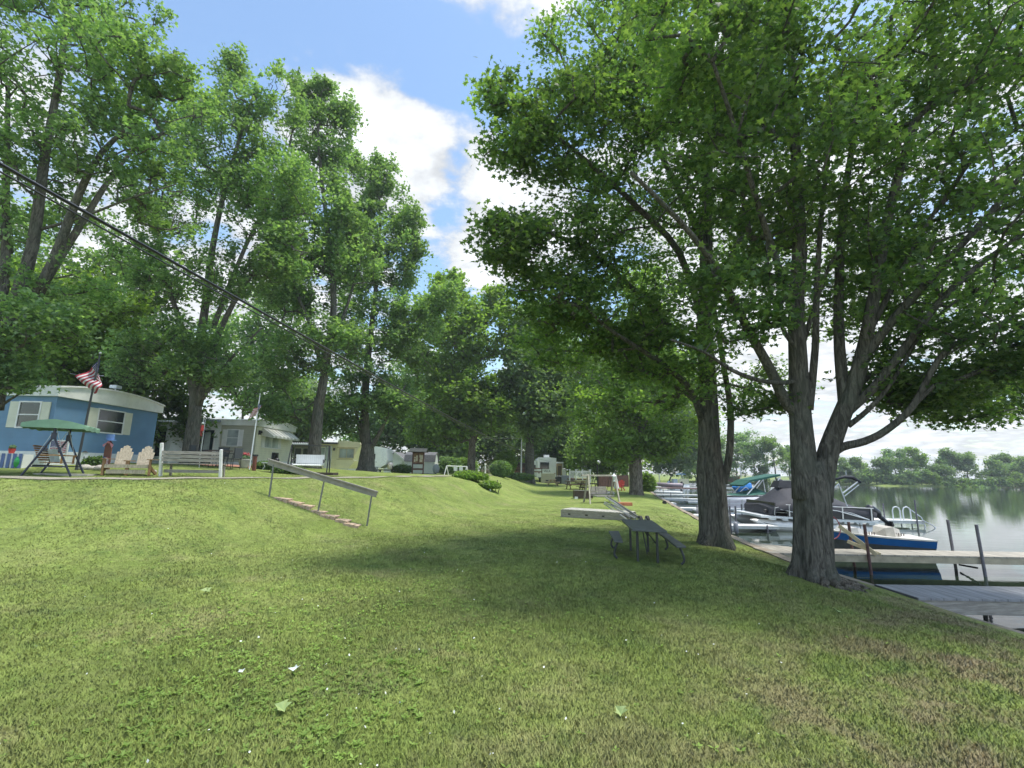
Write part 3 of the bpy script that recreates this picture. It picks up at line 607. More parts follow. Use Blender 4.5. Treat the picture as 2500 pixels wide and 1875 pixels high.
    row(1150, 50, .42, 4.0, 'pale V-shaped trunked maple behind the white garden frame',
        [([(1156, 1080, 50), (1175, 1020, 50), (1190, 930, 50)], .22, .06), ([(1152, 1090, 50), (1148, 1010, 50), (1140, 900, 50)], .22, .06)],
        [(1090, 760, 50, 4.0, 3, 4.0, 2), (1080, 860, 50, 5.2, 4, 4.0, 2.4), (1180, 830, 50, 4.2, 4, 3.4, 2), (1120, 960, 49, 4.8, 3.5, 3.0, 2.4), (1070, 1050, 50, 3.6, 2.6, 1.8, 1.2), (1190, 1010, 49, 3.6, 3, 2.2, 1.3), (1100, 700, 50, 2.0, 2, 1.6, .6), (1215, 740, 50, 1.6, 1.6, 1.8, .6)],
        'yellow', 700, 60, .36, .85, 66, plume=.9, bark=BARK2, twig=.016, tpl='kite', zflat=.6)
    row(1293, 50, .50, 5.0, 'straight grey-trunked ash in front of the white camper',
        [([(1293, 1080, 50), (1300, 980, 50), (1300, 860, 50)], .36, .1), ([(1295, 1060, 50), (1330, 980, 50), (1350, 900, 50)], .2, .06)],
        [(1300, 900, 50, 3.6, 3, 4.2, 2.2), (1350, 980, 49.5, 3.6, 3, 2.8, 1.7), (1310, 1040, 49.5, 1.8, 1.6, 1.8, .9), (1300, 790, 50, 2.6, 2.5, 3.0, 1.2), (1390, 880, 51, 3.0, 3, 3.2, 1.5), (1255, 960, 50, 1.4, 1.4, 2.2, .6)],
        'far', 520, 60, .36, .8, 67, name='ash_tree', twig=.016, tpl='kite', zflat=.6)
    # second rank behind the houses: each its own tree
    back = [(60, 23, 'yellow', 'broad bright green maple behind the left end of the blue house', [(60, 860, 23, 3.6, 2.2, 2.0, 2), (200, 760, 24, 3.2, 2.4, 2.0, 2), (20, 700, 24, 3, 2.4, 2.0, 1.2)], 340, .22),
            (300, 27, 'dark', 'deep green maple directly behind the blue house roof', [(280, 860, 27, 4.2, 2.6, 3.0, 2.4), (380, 940, 27, 3.2, 2, 2.0, 1.4), (180, 930, 27.5, 3.4, 2.2, 2.0, 1.4), (300, 700, 27, 3.6, 2.6, 2.4, 1.4), (400, 1030, 27.5, 2.2, 1.4, 1.4, .8)], 560, .24),
            (590, 46, 'blue', 'hazy green maple seen over the roof of the beige house', [(560, 860, 46, 5, 4, 4, 2), (640, 940, 46, 4, 4, 3, 1.2), (690, 780, 46, 3.6, 3, 4, 1)], 300, .34),
            (735, 56, 'far', 'pale green tree between the beige house and the yellow trailer', [(735, 1000, 56, 4.2, 3, 4, 2), (700, 1060, 56, 3, 2.5, 2.5, 1)], 220, .42),
            (1000, 66, 'blue', 'dense green maple behind the barn-roofed shed', [(1000, 1010, 66, 7, 4, 4.4, 3), (930, 1060, 66, 5, 3, 3.6, 1.6), (1050, 920, 66, 6, 4, 4.0, 1.6), (1080, 1080, 66, 5, 3, 2.6, 1.2)], 520, .42),
            (1110, 72, 'dark', 'drooping dark willow behind the white sawhorse frame', [(1100, 1070, 72, 6, 4, 3.6, 2), (1180, 1060, 72, 5, 4, 4.4, 2)], 360, .42),
            (1235, 88, 'yellow', 'bright rounded tree over the distant tan house', [(1225, 1040, 88, 7, 5, 5.4, 2), (1290, 1090, 88, 5, 4, 4, 1.2)], 300, .5),
            (1395, 74, 'far', 'pale feathery tree behind the white deck', [(1390, 1040, 74, 6, 4, 5.4, 2.4), (1350, 1080, 74, 4, 4, 4, 1.3), (1440, 960, 74, 5, 4, 5, 1.6)], 420, .42),
            (1475, 60, 'willow', 'hanging willow just above the brown fence', [(1480, 1080, 60, 3.6, 3, 3.6, 2), (1440, 1110, 60, 3, 2.4, 2.4, 1.2), (1520, 1090, 60, 2.8, 2.4, 3.4, 1.3)], 380, .34),
            (1635, 92, 'far', 'full round tree behind the farthest docks, left of the tall maple trunk', [(1630, 1090, 92, 6.6, 5, 5.0, 2.4), (1590, 1040, 92, 5.5, 5, 5.5, 1.6), (1680, 1050, 92, 5, 5, 6, 1.6)], 460, .5),
            (-150, 30, 'blue', 'maple standing behind the far left corner of the blue house', [(-150, 700, 30, 5, 4, 5, 2), (0, 600, 30, 4, 3, 4, 1.2)], 260, .28),
            (1350, 66, 'dark', 'dark spruce-like tree right behind the white camper', [(1345, 1060, 68, 3.0, 3, 4.0, 1.5), (1380, 1105, 68, 3, 2.4, 2.6, 1)], 220, .4),
            (1525, 86, 'far', 'tall leafy tree above the brown fence, behind the third trunk', [(1500, 930, 86, 8, 5, 9, 2.4), (1570, 880, 86, 7, 5, 9, 2), (1640, 940, 86, 5, 5, 6, 1.2)], 520, .5)]
    for i, (px, D, leaf, lab, bs, tips, ls) in enumerate(back):
        nm = 'willow_tree' if 'willow' in lab else ('spruce_tree' if 'spruce' in lab else 'maple_tree')
        row(px, D, .22+D*.003, 2.2, lab.replace('spruce-like tree', 'spruce'), [([(px, 1080, D), (px+3, 1000, D)], .16, .08)], bs, leaf, tips, 55, ls, ls*2.3, 80+i, name=nm, twig=.014, tpl='kite', zflat=.75 if 'willow' not in lab else 1.2, flare=.2)
    # --- the far shore, tree by tree, along the lake
    r = random.Random(9); kinds = [('far', 'pale'), ('blue', 'grey-green'), ('dark', 'dark green'), ('yellow', 'yellow-green')]
    spec = [(1700, 128, 9, 6), (1730, 131, 14, 6), (1775, 128, 12, 6), (1800, 133, 15, 7), (1845, 128, 13, 5), (1862, 126, 8, 2.2), (1895, 127, 13, 5.5), (1930, 131, 12, 5), (1965, 128, 10, 5),
            (2050, 129, 8.6, 5), (2095, 131, 10, 5), (2140, 129, 9.4, 4.5), (2190, 131, 11.5, 5.5), (2240, 132, 12.2, 5), (2290, 130, 9.5, 5), (2325, 132, 11.8, 4.5), (2365, 131, 10.5, 4), (2420, 131, 9.6, 5), (2455, 135, 11.2, 4), (2490, 132, 10.0, 5),
            (2220, 128.6, 5, 5), (2120, 128.6, 4.6, 5), (2330, 128.6, 5, 5), (2400, 128.6, 5, 5), (2030, 128.6, 5, 5), (2540, 132, 10, 5), (2620, 133, 11, 6), (2720, 133, 10, 6)]
    wh = {1862: 'slim dark purple-green tree in the left part of the far shore'}
    names = ['first','second','third','fourth','fifth','sixth','seventh','eighth','ninth','tenth','eleventh','twelfth','thirteenth','fourteenth','fifteenth','sixteenth','seventeenth','eighteenth','nineteenth','twentieth','twenty-first','twenty-second','twenty-third','twenty-fourth','twenty-fifth','twenty-sixth','twenty-seventh','twenty-eighth']
    bushes = [(px, 128.4+.5*(k % 2), 2.6+1.6*((k*5) % 3)/2, 3.6) for k, px in enumerate((1985, 2010, 2075, 2100, 2160, 2180, 2205, 2250, 2275, 2305, 2345, 2380, 2435, 2470, 2510))]
    for grp, lst in (('tree', spec), ('shrub', bushes)):
      order = sorted(q_[0] for q_ in lst)
      for i, (px, D, hh, w) in enumerate(lst):
        q = P(px, 1180, D); b = Vector((q.x, D, H(q.x, D))); lf, adj = kinds[r.randrange(4)]
        if grp == 'tree': hh *= .88 if px > 2000 else .98
        if px == 1862: lf, adj = 'dark', 'dark'
        kind = 'waterline shrub' if grp == 'shrub' else 'tree'
        lab = wh.get(px, f"{adj} {kind} on the far shore, {names[order.index(px)]} {kind.split()[-1]} from the left there")
        bs = []; airy = grp == 'tree' and hh > 8.8
        for _ in range(7 if airy else 4):
            bs.append((r.uniform(-.6, .6)*w, r.uniform(-1, 1), hh*r.uniform(.5 if airy else .3, .85), w*r.uniform(.18, .34), w*.3, hh*r.uniform(.10, .17), 1))
        bs.append((0, 0, hh*(.42 if airy else .3), w*.95, w*.5, hh*.27, 2.2))
        tree('shore_tree' if grp == 'tree' else 'shore_shrub', lab, b, .2 if grp == 'tree' else .06, hh*.3, [([(0, 0, hh*.28), (r.uniform(-.6, .6), 0, hh*.55), (r.uniform(-1.2, 1.2), 0, hh*.8)], .14, .05)], bs, 'far' if lf == 'dark' and px != 1862 else lf, 130 if hh > 6 else 60, 40, .42, .62, 'kite', 200+i+(50 if grp == 'shrub' else 0), twig=.018, flare=0, group='trees on the far shore' if grp == 'tree' else 'shrubs on the far shore', zflat=.7, cat='tree' if grp == 'tree' else 'shrub')
trees()
# ------------------------------------------------------------ lawn cover
def blades(name, n, smin, smax, mat, dmin, dmax, seed, wide=.0036, mask=None):
    r = np.random.default_rng(seed); d = np.exp(r.uniform(math.log(dmin), math.log(dmax), n)); a = r.uniform(math.radians(-57), math.radians(57), n)
    x = d*np.sin(a); y = d*np.cos(a); ok = (x < shore(y)-.2); x, y, d = x[ok], y[ok], d[ok]
    z = height(x, y); n = len(x)
    s = r.uniform(smin, smax, n)*(np.clip(1.25-d/26, .3, 1))*(.7+.5*(np.sin(x*2.1)+np.sin(y*2.7)+np.sin((x+y)*5))/3*.6+.3)
    w = wide*(1+d*.16); yaw = r.uniform(0, 2*PI, n); ln = r.uniform(.2, 1.1, n)*s
    cx, cy = np.cos(yaw), np.sin(yaw); la = yaw+r.normal(0, 1.2, n)+1.57
    A = np.stack([x-cx*w, y-cy*w, z-.006], 1); B = np.stack([x+cx*w, y+cy*w, z-.006], 1); C = np.stack([x+np.cos(la)*ln, y+np.sin(la)*ln, z+s*.8], 1)
    co = np.stack([A, B, C], 1).reshape(-1, 3)
    o = npmesh(name, co, np.arange(n*3).reshape(-1, 3), mat); return o
def cover():
    tag(blades('grass', 820000, .020, .048, groundmat('grass_blade', True), 1.3, 27, 1), 'short mown green grass covering the lawn', 'grass', kind='stuff')
    # broad-leaved lawn weeds in patches
    r = np.random.default_rng(4); T = []
    cent = [(P(620, 1440, 6), 5)]
    d = np.exp(r.uniform(math.log(1.8), math.log(16), 60000)); a = r.uniform(math.radians(-52), math.radians(42), 60000); x = d*np.sin(a); y = d*np.cos(a)
    m = np.zeros(len(x))
    for (px, D, rad, w) in [(800, 6.6, 1.7, 1.0), (560, 6.0, 1.3, .8), (1000, 7.0, 1.8, .7), (700, 4.6, 1.0, 1.0), (860, 4.0, .8, .7), (450, 3.4, .8, .5), (250, 3.4, .9, .5), (1080, 5.0, .9, .5), (500, 2.7, .5, .45), (350, 9, 2.0, .4), (1250, 6, 1.3, .3), (900, 9.5, 2.2, .45), (1500, 4, .6, .2), (150, 2.6, .4, .6), (1050, 3, .5, .2), (1550, 6, 1, .15)]:
        q = G(px, D); m += w*np.exp(-((x-q.x)**2+(y-q.y)**2)/rad**2)
    nz = .5+.5*np.sin(x*3.1+np.sin(y*2.3)*2)*np.sin(y*3.7+np.sin(x*1.7)*2)
    keep = r.uniform(0, 1, len(x)) < np.clip((m*nz)**1.5*.34+.003, 0, .35); x, y = x[keep], y[keep]
    z = height(x, y); vs = []; fs = []; b = 0
    for i in range(len(x)):
        k = r.integers(3, 6); a0 = r.uniform(0, 6.28); L_ = r.uniform(.016, .044)
        for j in range(k):
            th = a0+j*6.28/k+r.normal(0, .3); c, s_ = math.cos(th), math.sin(th); w = L_*.24; up = r.uniform(.1, .6)*L_; l2 = L_*r.uniform(.7, 1.1)
            for (u, v, h) in ((0, 0, .004), (l2*.5, w, up*.6), (l2, 0, up), (l2*.5, -w, up*.6)):
                vs.append((x[i]+c*u-s_*v, y[i]+s_*u+c*v, z[i]+h+.015))
            fs.append((b, b+1, b+2, b+3)); b += 4
    tag(npmesh('lawn_weeds', np.array(vs), np.array(fs), leafmat('weed_leaf', (.18, .28, .058), (.22, .33, .07), (.28, .39, .095), .4)), 'patches of bright broad-leaved weeds growing in the lawn', 'weeds', kind='stuff')
    # pale bits of seed fluff and petals
    n = 260; d = np.exp(r.uniform(math.log(2), math.log(26), n)); a = r.uniform(math.radians(-52), math.radians(30), n); x = d*np.sin(a); y = d*np.cos(a); ok = x < shore(y)-.4; x, y = x[ok], y[ok]; z = height(x, y)+.04
    scatter_leaves('fallen_petals', np.stack([x, y, z], 1), .02, mk('petal_white', (.62, .64, .58), .7), 'kite', None, .5, 0, 6)
    tag(bpy.data.objects['fallen_petals'], 'tiny white seed fluff and petals scattered over the lawn', 'petals', kind='stuff')
    # single fallen leaves
    lm = mk('fallen_leaf_green', (.28, .36, .13), .6, .2); lw = mk('fallen_leaf_grey', (.50, .55, .50), .6, .15)
    for px, py, s, mt, rz, lab in [(1518, 1745, .095, lm, .4, 'pale green fallen leaf on the grass at the bottom, right of the centre'), (694, 1733, .10, lm, 1.3, 'pale green fallen leaf on the grass at the bottom left'),
                               (508, 1444, .11, lm, 2.0, 'yellow-green fallen leaf lying among weeds on the left of the lawn'), (718, 1638, .085, lw, .2, 'silvery curled fallen leaf with two lobes on the lower left lawn'),
                               (588, 1644, .05, lw, .9, 'small silvery leaf just left of the curled silvery leaf'), (2045, 1494, .10, lm, 2.6, 'pale leaf on the shaded grass below the rightmost maple')]:
        d = ray(px, py); t = 1
        for _ in range(12):
            q = Vector((0, 0, E))+d*t; t = t+(q.z-.03-H(q.x, q.y))/max(.02, -d.z)*.9
        q = Vector((0, 0, E))+d*t; mb = MB(); tv, tf = TPL['star' if mt is lm else 'tri']
        mb.add([(v[0]*s*1.2, v[1]*s*1.2, -v[2]*s*3.2+.18*s*math.sin(v[0]*5)) for v in tv], [tuple(f) for f in tf])
        solo('fallen_leaf', mb, mt, lab, 'leaf', (q.x, q.y, H(q.x, q.y)+.045), rz)
    # surface roots / stones near the rightmost maple
    mb = MB(); b = G(1990, 8.9)
    for k in range(7):
        a0 = -1.9+k*.42; pts = []
        for j in range(6):
            t = .32+j*.13; x = b.x+math.cos(a0)*t+.05*math.sin(j*2+k); y = b.y+math.sin(a0)*t; pts.append((x, y, H(x, y)+.05-.02*j))
        mb.tube(pts, [.085, .07, .055, .045, .035, .015], 7)
    solo('tree_roots', mb, BARK2, 'knot of pale exposed roots at the foot of the rightmost maple', 'roots', smooth=True)
cover()

def bush(name, lab, base, rx, ry, rz, leaf, n, ls, seed, cat='bush', lumps=6, tpl='kite', group=None):
    r = np.random.default_rng(seed); root = thing(name, lab, cat, base, 0, group); pts = []
    for k in range(lumps):
        c = np.array([r.uniform(-.5, .5)*rx, r.uniform(-.5, .5)*ry, rz*r.uniform(.35, .6)]) if lumps > 1 else np.array([0, 0, rz*.5])
        d = r.normal(size=(n//lumps, 3)); d /= np.linalg.norm(d, axis=1)[:, None]; rad = r.uniform(.3, 1, n//lumps)**.4
        f = .62 if lumps > 1 else 1.0
        pts.append(c+d*rad[:, None]*np.array([rx*f, ry*f, rz*.52]))
    pts = np.concatenate(pts); pts = pts[pts[:, 2] > .02]
    scatter_leaves('foliage', pts, ls, LEAF[leaf], tpl, root, .6, .2, seed)
    mb = MB()
    for k in range(7):
        a = k*.9; mb.tube([(0, 0, -.05), (math.cos(a)*rx*.35, math.sin(a)*ry*.35, rz*.5), (math.cos(a)*rx*.6, math.sin(a)*ry*.6, rz*.8)], [.03, .02, .008], 5)
    part('stem', mb, BARK, root, True); return root
WHITE = mk('white_paint', (.74, .74, .72), .5, .08, 3, .05, 30, dirt=(.55, .54, .5))
WHITEM = mk('white_metal', (.72, .74, .75), .35, .06, 3, .03, 30)
GREYW = mk('weathered_wood', (.33, .30, .26), .85, .3, 5, .5, 25, stretch=(1, 8, 8), dirt=(.2, .18, .15))
TANW = mk('cedar_wood', (.42, .31, .19), .75, .3, 6, .4, 20, stretch=(6, 6, 1), dirt=(.28, .2, .12))
BROWNW = mk('stained_wood', (.28, .13, .045), .6, .25, 6, .3, 20)
DARKW = mk('dark_wood', (.07, .045, .03), .7, .3, 6, .3, 20)
BLACK = mk('black_metal', (.02, .02, .022), .4, .15, 8, .05)
NAVY = mk('navy_metal', (.018, .022, .045), .4, .15, 8, .05)
ALU = mk('aluminium', (.55, .56, .57), .35, .1, 6, .05, metallic=.7)
CONC = mk('concrete', (.42, .39, .34), .9, .2, 5, .3, 40)
BRICK = mk('red_brick', (.36, .17, .11), .9, .25, 14, .4, 40, dirt=(.3, .22, .16))
RED = mk('red_paint', (.42, .035, .025), .5, .15)
# ------------------------------------------------------------ houses and trailers
BLUE = mk('blue_siding', (.115, .225, .355), .6, .10, 1.5, .1, 20, lines=(2, .24, .06), dirt=(.13, .215, .31))
FASC = mk('pale_fascia', (.70, .71, .66), .5, .08, 2, .05, 20, dirt=(.45, .47, .42))
SHUT = mk('cream_shutter', (.62, .62, .50), .6, .06, 4, .1, 20, lines=(2, .06, .18))
BEIGE_SHADE = mk('beige_siding_shade', (.42, .42, .33), .6, .08, 2, .08, 20, lines=(2, .12, .22))  # darker copy of the beige siding: shade painted into the camera-facing wall
BEIGE = mk('beige_siding', (.72, .70, .54), .6, .08, 2, .08, 20, lines=(2, .14, .25))
SIDW = mk('white_siding', (.74, .76, .74), .55, .07, 2, .08, 20, lines=(2, .14, .25))
YEL = mk('yellow_siding', (.82, .75, .50), .6, .08, 2, .08, 20, lines=(2, .15, .22), dirt=(.66, .58, .36))
GLASS = glass(); GLL = mk('bright_pane', (.40, .44, .43), .08, .5, 1.2, .02, 8, spec=.8)
SHING = mk('grey_shingle', (.17, .17, .18), .9, .25, 9, .5, 40, lines=(2, .12, .3))
def wpane(par, plane, u0, u1, z0, z1, c, sash='h', frame=WHITE, pane=GLASS, shut=0, out=.04, mats=SHUT, fw=.05):
    """window on plane 'y' (facing -Y at y=c) or 'x' (facing +X at x=c); u runs along the wall"""
    s = -1 if plane == 'y' else 1
    def bx(mb, a0, a1, b0, b1, d0, d1):
        lo, hi = sorted((c+s*d0, c+s*d1))
        if plane == 'y': mb.box(a0, lo, b0, a1, hi, b1)
        else: mb.box(lo, a0, b0, hi, a1, b1)
    w = MB()
    bx(w, u0-fw, u1+fw, z0-fw, z0, .002, out); bx(w, u0-fw, u1+fw, z1, z1+fw, .002, out); bx(w, u0-fw, u0, z0, z1, .002, out); bx(w, u1, u1+fw, z0, z1, .002, out)
    if 'h' in sash: bx(w, u0, u1, (z0+z1)/2-.02, (z0+z1)/2+.02, .018, out*.8)
    if 'v' in sash: bx(w, (u0+u1)/2-.02, (u0+u1)/2+.02, z0, z1, .018, out*.8)
    f = part('window', w, frame, par)
    g = MB(); bx(g, u0, u1, z0, z1, .004, .014); part('pane', g, pane, f)
    if shut:
        for a, b_ in ((u0-fw-shut, u0-fw-.005), (u1+fw+.005, u1+fw+shut)):
            m = MB(); bx(m, a, b_, z0-.03, z1+.03, .002, .03); part('shutter', m, mats, par)
    return f
def arch_roof(L0, L1, y0, y1, z, rise, th=.06, n=12, oh=.15):
    """roof sheet arched across y, running x L0..L1"""
    prof = []
    for i in range(n+1):
        t = i/n; prof.append((y0-oh+(y1-y0+2*oh)*t, z+rise*(1-(2*t-1)**2)))
    prof += [(y, zz-th) for y, zz in prof[::-1]]
    return MB().prism(prof, L0, L1, 'x')

# ---- blue house
def blue_house():
    X0, Y0 = -16.85, 17.5; W = 5.1; z0 = H(X0, Y0+1)-.02
    t = thing('blue_house', 'blue mobile home with an arched white roof band, cream shutters and a white skirt', 'house', (X0, Y0, z0))
    zt = 4.73-z0
    part('wall', MB().box(-11, 0, .0, 0, W, zt+.35), BLUE, t)
    m = MB().box(-11, -.03, 0, .0, -.002, .48).box(.002, .0, 0, .03, W, .5); part('skirt', m, mk('white_skirt', (.66, .68, .68), .5, .06, 3, .05, 20, lines=(1, .4, .2)), t)
    # fascia: band with an arched upper edge on the lake end, level on the long side
    n = 14; top = [(-.14+(W+.28)*i/n, zt+.32+.24*(1-(2*i/n-1)**2)) for i in range(n+1)]
    prof = [(-.14, zt-.02)]+top+[(W+.14, zt-.02)]
    r = part('roof', arch_roof(-11.1, .2, 0, W, zt+.36, .25), WHITE, t)
    f = MB().prism(prof, .01, .14, 'x'); f.box(-11, -.14, zt-.02, .005, -.005, zt+.30); part('fascia', f, FASC, r)
    v = MB().cyl((-1.2, 3.9, zt+.3), (-1.2, 3.9, zt+.95), .03).box(-1.36, 3.75, zt+.93, -1.04, 4.05, zt+1.07); part('roof_vent', v, WHITEM, t)
    wpane(t, 'x', 1.86, 3.14, 3.57-z0, 4.47-z0, 0, 'h', shut=.40)
    wpane(t, 'y', -1.29, -.55, 3.57-z0, 4.47-z0, 0, 'h', shut=.33)
    part('corner_trim', MB().box(-.02, -.035, .5, .035, -.003, zt-.02), BLUE, t)
    a = thing('tv_antenna', 'spindly television antenna rising above the blue house roof', 'antenna', (X0-.9, Y0+2.2, z0+zt+.3))
    part('mast', MB().cyl((0, 0, 0), (0, 0, .95), .018), ALU, a)
    m = MB()
    for i, w in enumerate((.8, .7, .55, .45)): m.cyl((-.5+i*.32, -w/2, .9), (-.5+i*.32, w/2, .9), .008, 5)
    m.cyl((-.55, 0, .9), (.55, 0, .9), .012, 5); part('element', m, ALU, a)
blue_house()

# ---- beige house with white addition
def beige_house():
    X0, Y0 = -15.2, 28.4; W = 4.9; z0 = H(X0+.5, Y0+1)-.03
    t = thing('beige_house', 'beige mobile home with white shutters, a striped window awning and flat arched roof', 'house', (X0, Y0, z0))
    zt = 4.67-z0
    part('side_wall', MB().box(-2.05, 0, 0, 0-.004, .12, zt+.3), BEIGE_SHADE, t)
    part('wall', MB().box(-9, .125, 0, 0, W, zt+.3), BEIGE, t)
    part('skirt', MB().box(-2.05, -.03, 0, 0, -.002, .3).box(.002, 0, 0, .03, W, .42), WHITE, t)
    r = part('roof', arch_roof(-9, .2, 0, W, zt+.33, .2), FASC, t)
    n = 12; top = [(-.12+(W+.24)*i/n, zt+.30+.19*(1-(2*i/n-1)**2)) for i in range(n+1)]
    part('fascia', MB().prism([(-.12, zt-.02)]+top+[(W+.12, zt-.02)], .01, .12, 'x').box(-2.1, -.12, zt-.02, .005, -.005, zt+.28), FASC, r)
    wpane(t, 'y', -1.65, -1.0, 3.46-z0, 4.38-z0, 0, 'h', shut=.24, mats=WHITE, pane=GLL)
    wpane(t, 'x', 1.15, 2.85, 3.45-z0, 4.12-z0, 0, 'v', shut=.34, mats=WHITE, pane=GLL)
    # striped awning over the end window
    a = MB(); k = 14; y0, y1 = .65, 4.3
    for i in range(k):
        ya, yb = y0+(y1-y0)*i/k, y0+(y1-y0)*(i+1)/k; zo = .02*(i % 2)
        a.add([(.03, ya, 2.42+zo), (.03, yb, 2.42+zo), (.75, yb, 1.92+zo), (.75, ya, 1.92+zo), (.75, ya, 1.80+zo), (.75, yb, 1.80+zo)], [(0, 1, 2, 3), (3, 2, 5, 4)], i % 2)
    a.add([(.03, y0, 2.42), (.75, y0, 1.92), (.75, y0, 1.8), (.03, y0, 1.9)], [(0, 1, 2, 3)]); a.add([(.03, y1, 2.42), (.75, y1, 1.92), (.75, y1, 1.8), (.03, y1, 1.9)], [(3, 2, 1, 0)])
    part('awning', a, [mk('awning_white', (.68, .69, .65), .6), mk('awning_cream', (.46, .47, .42), .6)], t)
    part('wall_lamp', MB().box(.01, .30, 1.95, .12, .42, 2.2).ball((.16, .36, 2.1), .07), BLACK, t)
    part('electric_meter', MB().box(.01, 2.2, .45, .18, 2.75, .95).cyl((.18, 2.45, .72), (.26, 2.45, .72), .12), BLACK, t)
    # low white addition
    z1 = z0; ax = -6.9
    b = thing('white_addition', 'low white-sided porch addition with sliding doors, left of the beige house', 'building', (X0-2.06, Y0-.1, z1))
    x0 = -3.1
    part('wall', MB().box(x0, 0, 0, 0, 3, 2.62), SIDW, b)
    part('roof', MB().box(x0-.1, -.25, 2.62, 0, 3.1, 2.72), mk('flat_roof_grey', (.25, .28, .33), .6), b)
    wpane(b, 'y', -2.72, -2.02, .35, 2.15, 0, '', pane=GLL)
    d = part('sliding_door', MB().box(-1.72, -.05, .06, -1.66, -.002, 2.2).box(-.30, -.05, .06, -.24, -.002, 2.2).box(-1.66, -.05, 2.14, -.30, -.002, 2.2).box(-1.01, -.045, .06, -.96, -.003, 2.14), WHITE, b)
    part('pane', MB().box(-1.66, -.03, .06, -1.012, -.004, 2.14).box(-.958, -.03, .06, -.30, -.004, 2.14), GLASS, d)
    part('curtain', MB().box(-1.50, -.038, .95, -1.10, -.032, 2.0).box(-.86, -.038, .95, -.5, -.032, 2.0), GLL, d)
    m = MB()
    part('bench_sill', MB().box(-2.9, -.3, .0, -1.9, -.03, .22), CONC, b)
    # connector with a door and corrugated canopy, beside the blue house
    q = P(372, 1120, 26.8); cxx = q.x
    c = thing('white_entry_porch', 'narrow white-sided entry porch with a dark glass door under a corrugated canopy', 'porch', (cxx, 26.8, z0-.05))
    wd = P(412, 1120, 26.8).x-cxx
    part('wall', MB().box(-1.2, 0, 0, wd, 2.6, 2.45), SIDW, c)
    part('corner_post', MB().box(wd-.12, -.06, 0, wd+.02, -.002, 2.6), WHITE, c)
    dd = part('door', MB().box(.05, -.05, .5, wd-.25, -.003, 2.2), mk('door_frame_white', (.6, .6, .58), .5), c); part('pane', MB().box(.1, -.06, .58, wd-.31, -.052, 2.12), GLASS, dd)
    cm = MB(); 
    for i in range(16): cm.tube([(-1.3+i*(wd+1.4)/15, -.5, 2.50), (-1.3+i*(wd+1.4)/15, 2.6, 2.62)], .055, 6)
    part('canopy', cm, WHITEM, c)
    # patio
    pm = MB(); x0, x1, y0, y1 = X0-3.6, X0+.6, 21.6, 28.2; secs = []
    for i in range(12):
        y = y0+(y1-y0)*i/11; xl = P(480, 1150, y).x; xr = P(612, 1150, y).x
        secs.append([(xl+(xr-xl)*k/9, y, H(xl+(xr-xl)*k/9, y)+.03) for k in range(10)])
    pm.loft(secs, close=False, caps=False)
    tag(part('brick_patio', pm, BRICK), None, None, kind='structure')
beige_house()

# ---- yellow trailer with porch
def yellow_house():
    D = 38.5; xa = P(710, 1120, D).x; xb = P(775, 1120, D).x; xc = P(822, 1120, D).x
    z0 = H(xc, D)-.1
    t = thing('yellow_trailer', 'pale yellow vintage trailer with a bowed front end, white door and grey side porch', 'trailer', (xc, D, z0))
    w1 = xb-xc; w0 = xa-xc
    part('wall', MB().box(w1, 0, .0, -.01, 3.0, 2.36), YEL, t)
    part('roof', MB().box(w0-.2, -.3, 2.37, .05, 3.0, 2.5), mk('dark_roof_edge', (.09, .09, .085), .6), t)
    d = part('door', MB().box(-.98, -.05, .08, -.42, -.003, 2.2), WHITE, t)
    part('pane', MB().box(-.86, -.058, 1.05, -.54, -.052, 2.1), GLL, d); part('handle', MB().ball((-.47, -.09, 1.1), .035), BLACK, d)
    wpane(t, 'y', w1+.18, w1+.72, .95, 2.05, 0, 'h', pane=GLL)
    part('wall_lamp', MB().box(-.30, -.1, 1.85, -.2, -.003, 2.05), BLACK, t)
    # bowed trailer front: side profile extruded along Y
    prof = [(0, .45), (1.0, .45), (1.25, .75), (1.42, 1.05), (1.32, 1.15), (1.5, 1.7), (1.86, 2.35), (1.80, 2.52), (1.2, 2.62), (-.0, 2.66)]
    part('trailer_front', MB().prism(prof, -.05, 2.6, 'y'), mk('yellow_panel', (.84, .77, .52), .5, .06, 2), t)
    part('trailer_skirt', MB().box(.01, -.02, 0, 1.0, 2.3, .45), WHITE, t)
    wpane(t, 'y', .22, 1.35, 1.3, 2.0, -.05, 'v', frame=mk('yellow_frame', (.55, .47, .27), .5), pane=GLL)
    part('front_trim', MB().box(-.02, -.075, 2.08, 1.62, -.052, 2.14), mk('yellow_trim', (.55, .47, .27), .5), t); part('front_trim', MB().box(.0, -.075, 1.15, 1.3, -.052, 1.2), mk('yellow_trim', (.55, .47, .27), .5), t)
    # grey porch
    part('porch_wall', MB().box(w0, .4, 0, w1-.01, 3.0, 2.36), mk('olive_grey', (.17, .17, .13), .7, .1), t)
    for i in range(3):
        u = w0+.12+i*(w1-w0-.2)/3; wpane(t, 'y', u, u+(w1-w0)/3-.22, .75, 2.0, .4, 'h', frame=mk('grey_trim', (.34, .34, .3), .6))
    cm = MB(); k = 11
    for i in range(k): cm.ball((w0+.1+(w1-w0-.2)*(i+.5)/k, -.33, 2.30), (w1-w0)/k*.5, .04, .13, 8, 5)
    part('scalloped_valance', cm, WHITEM, t)
    part('chimney', MB().cyl((-.6, 1.2, 2.8), (-.6, 1.2, 3.2), .08).cyl((-.6, 1.2, 3.2), (-.6, 1.2, 3.28), .13), WHITEM, t)
yellow_house()

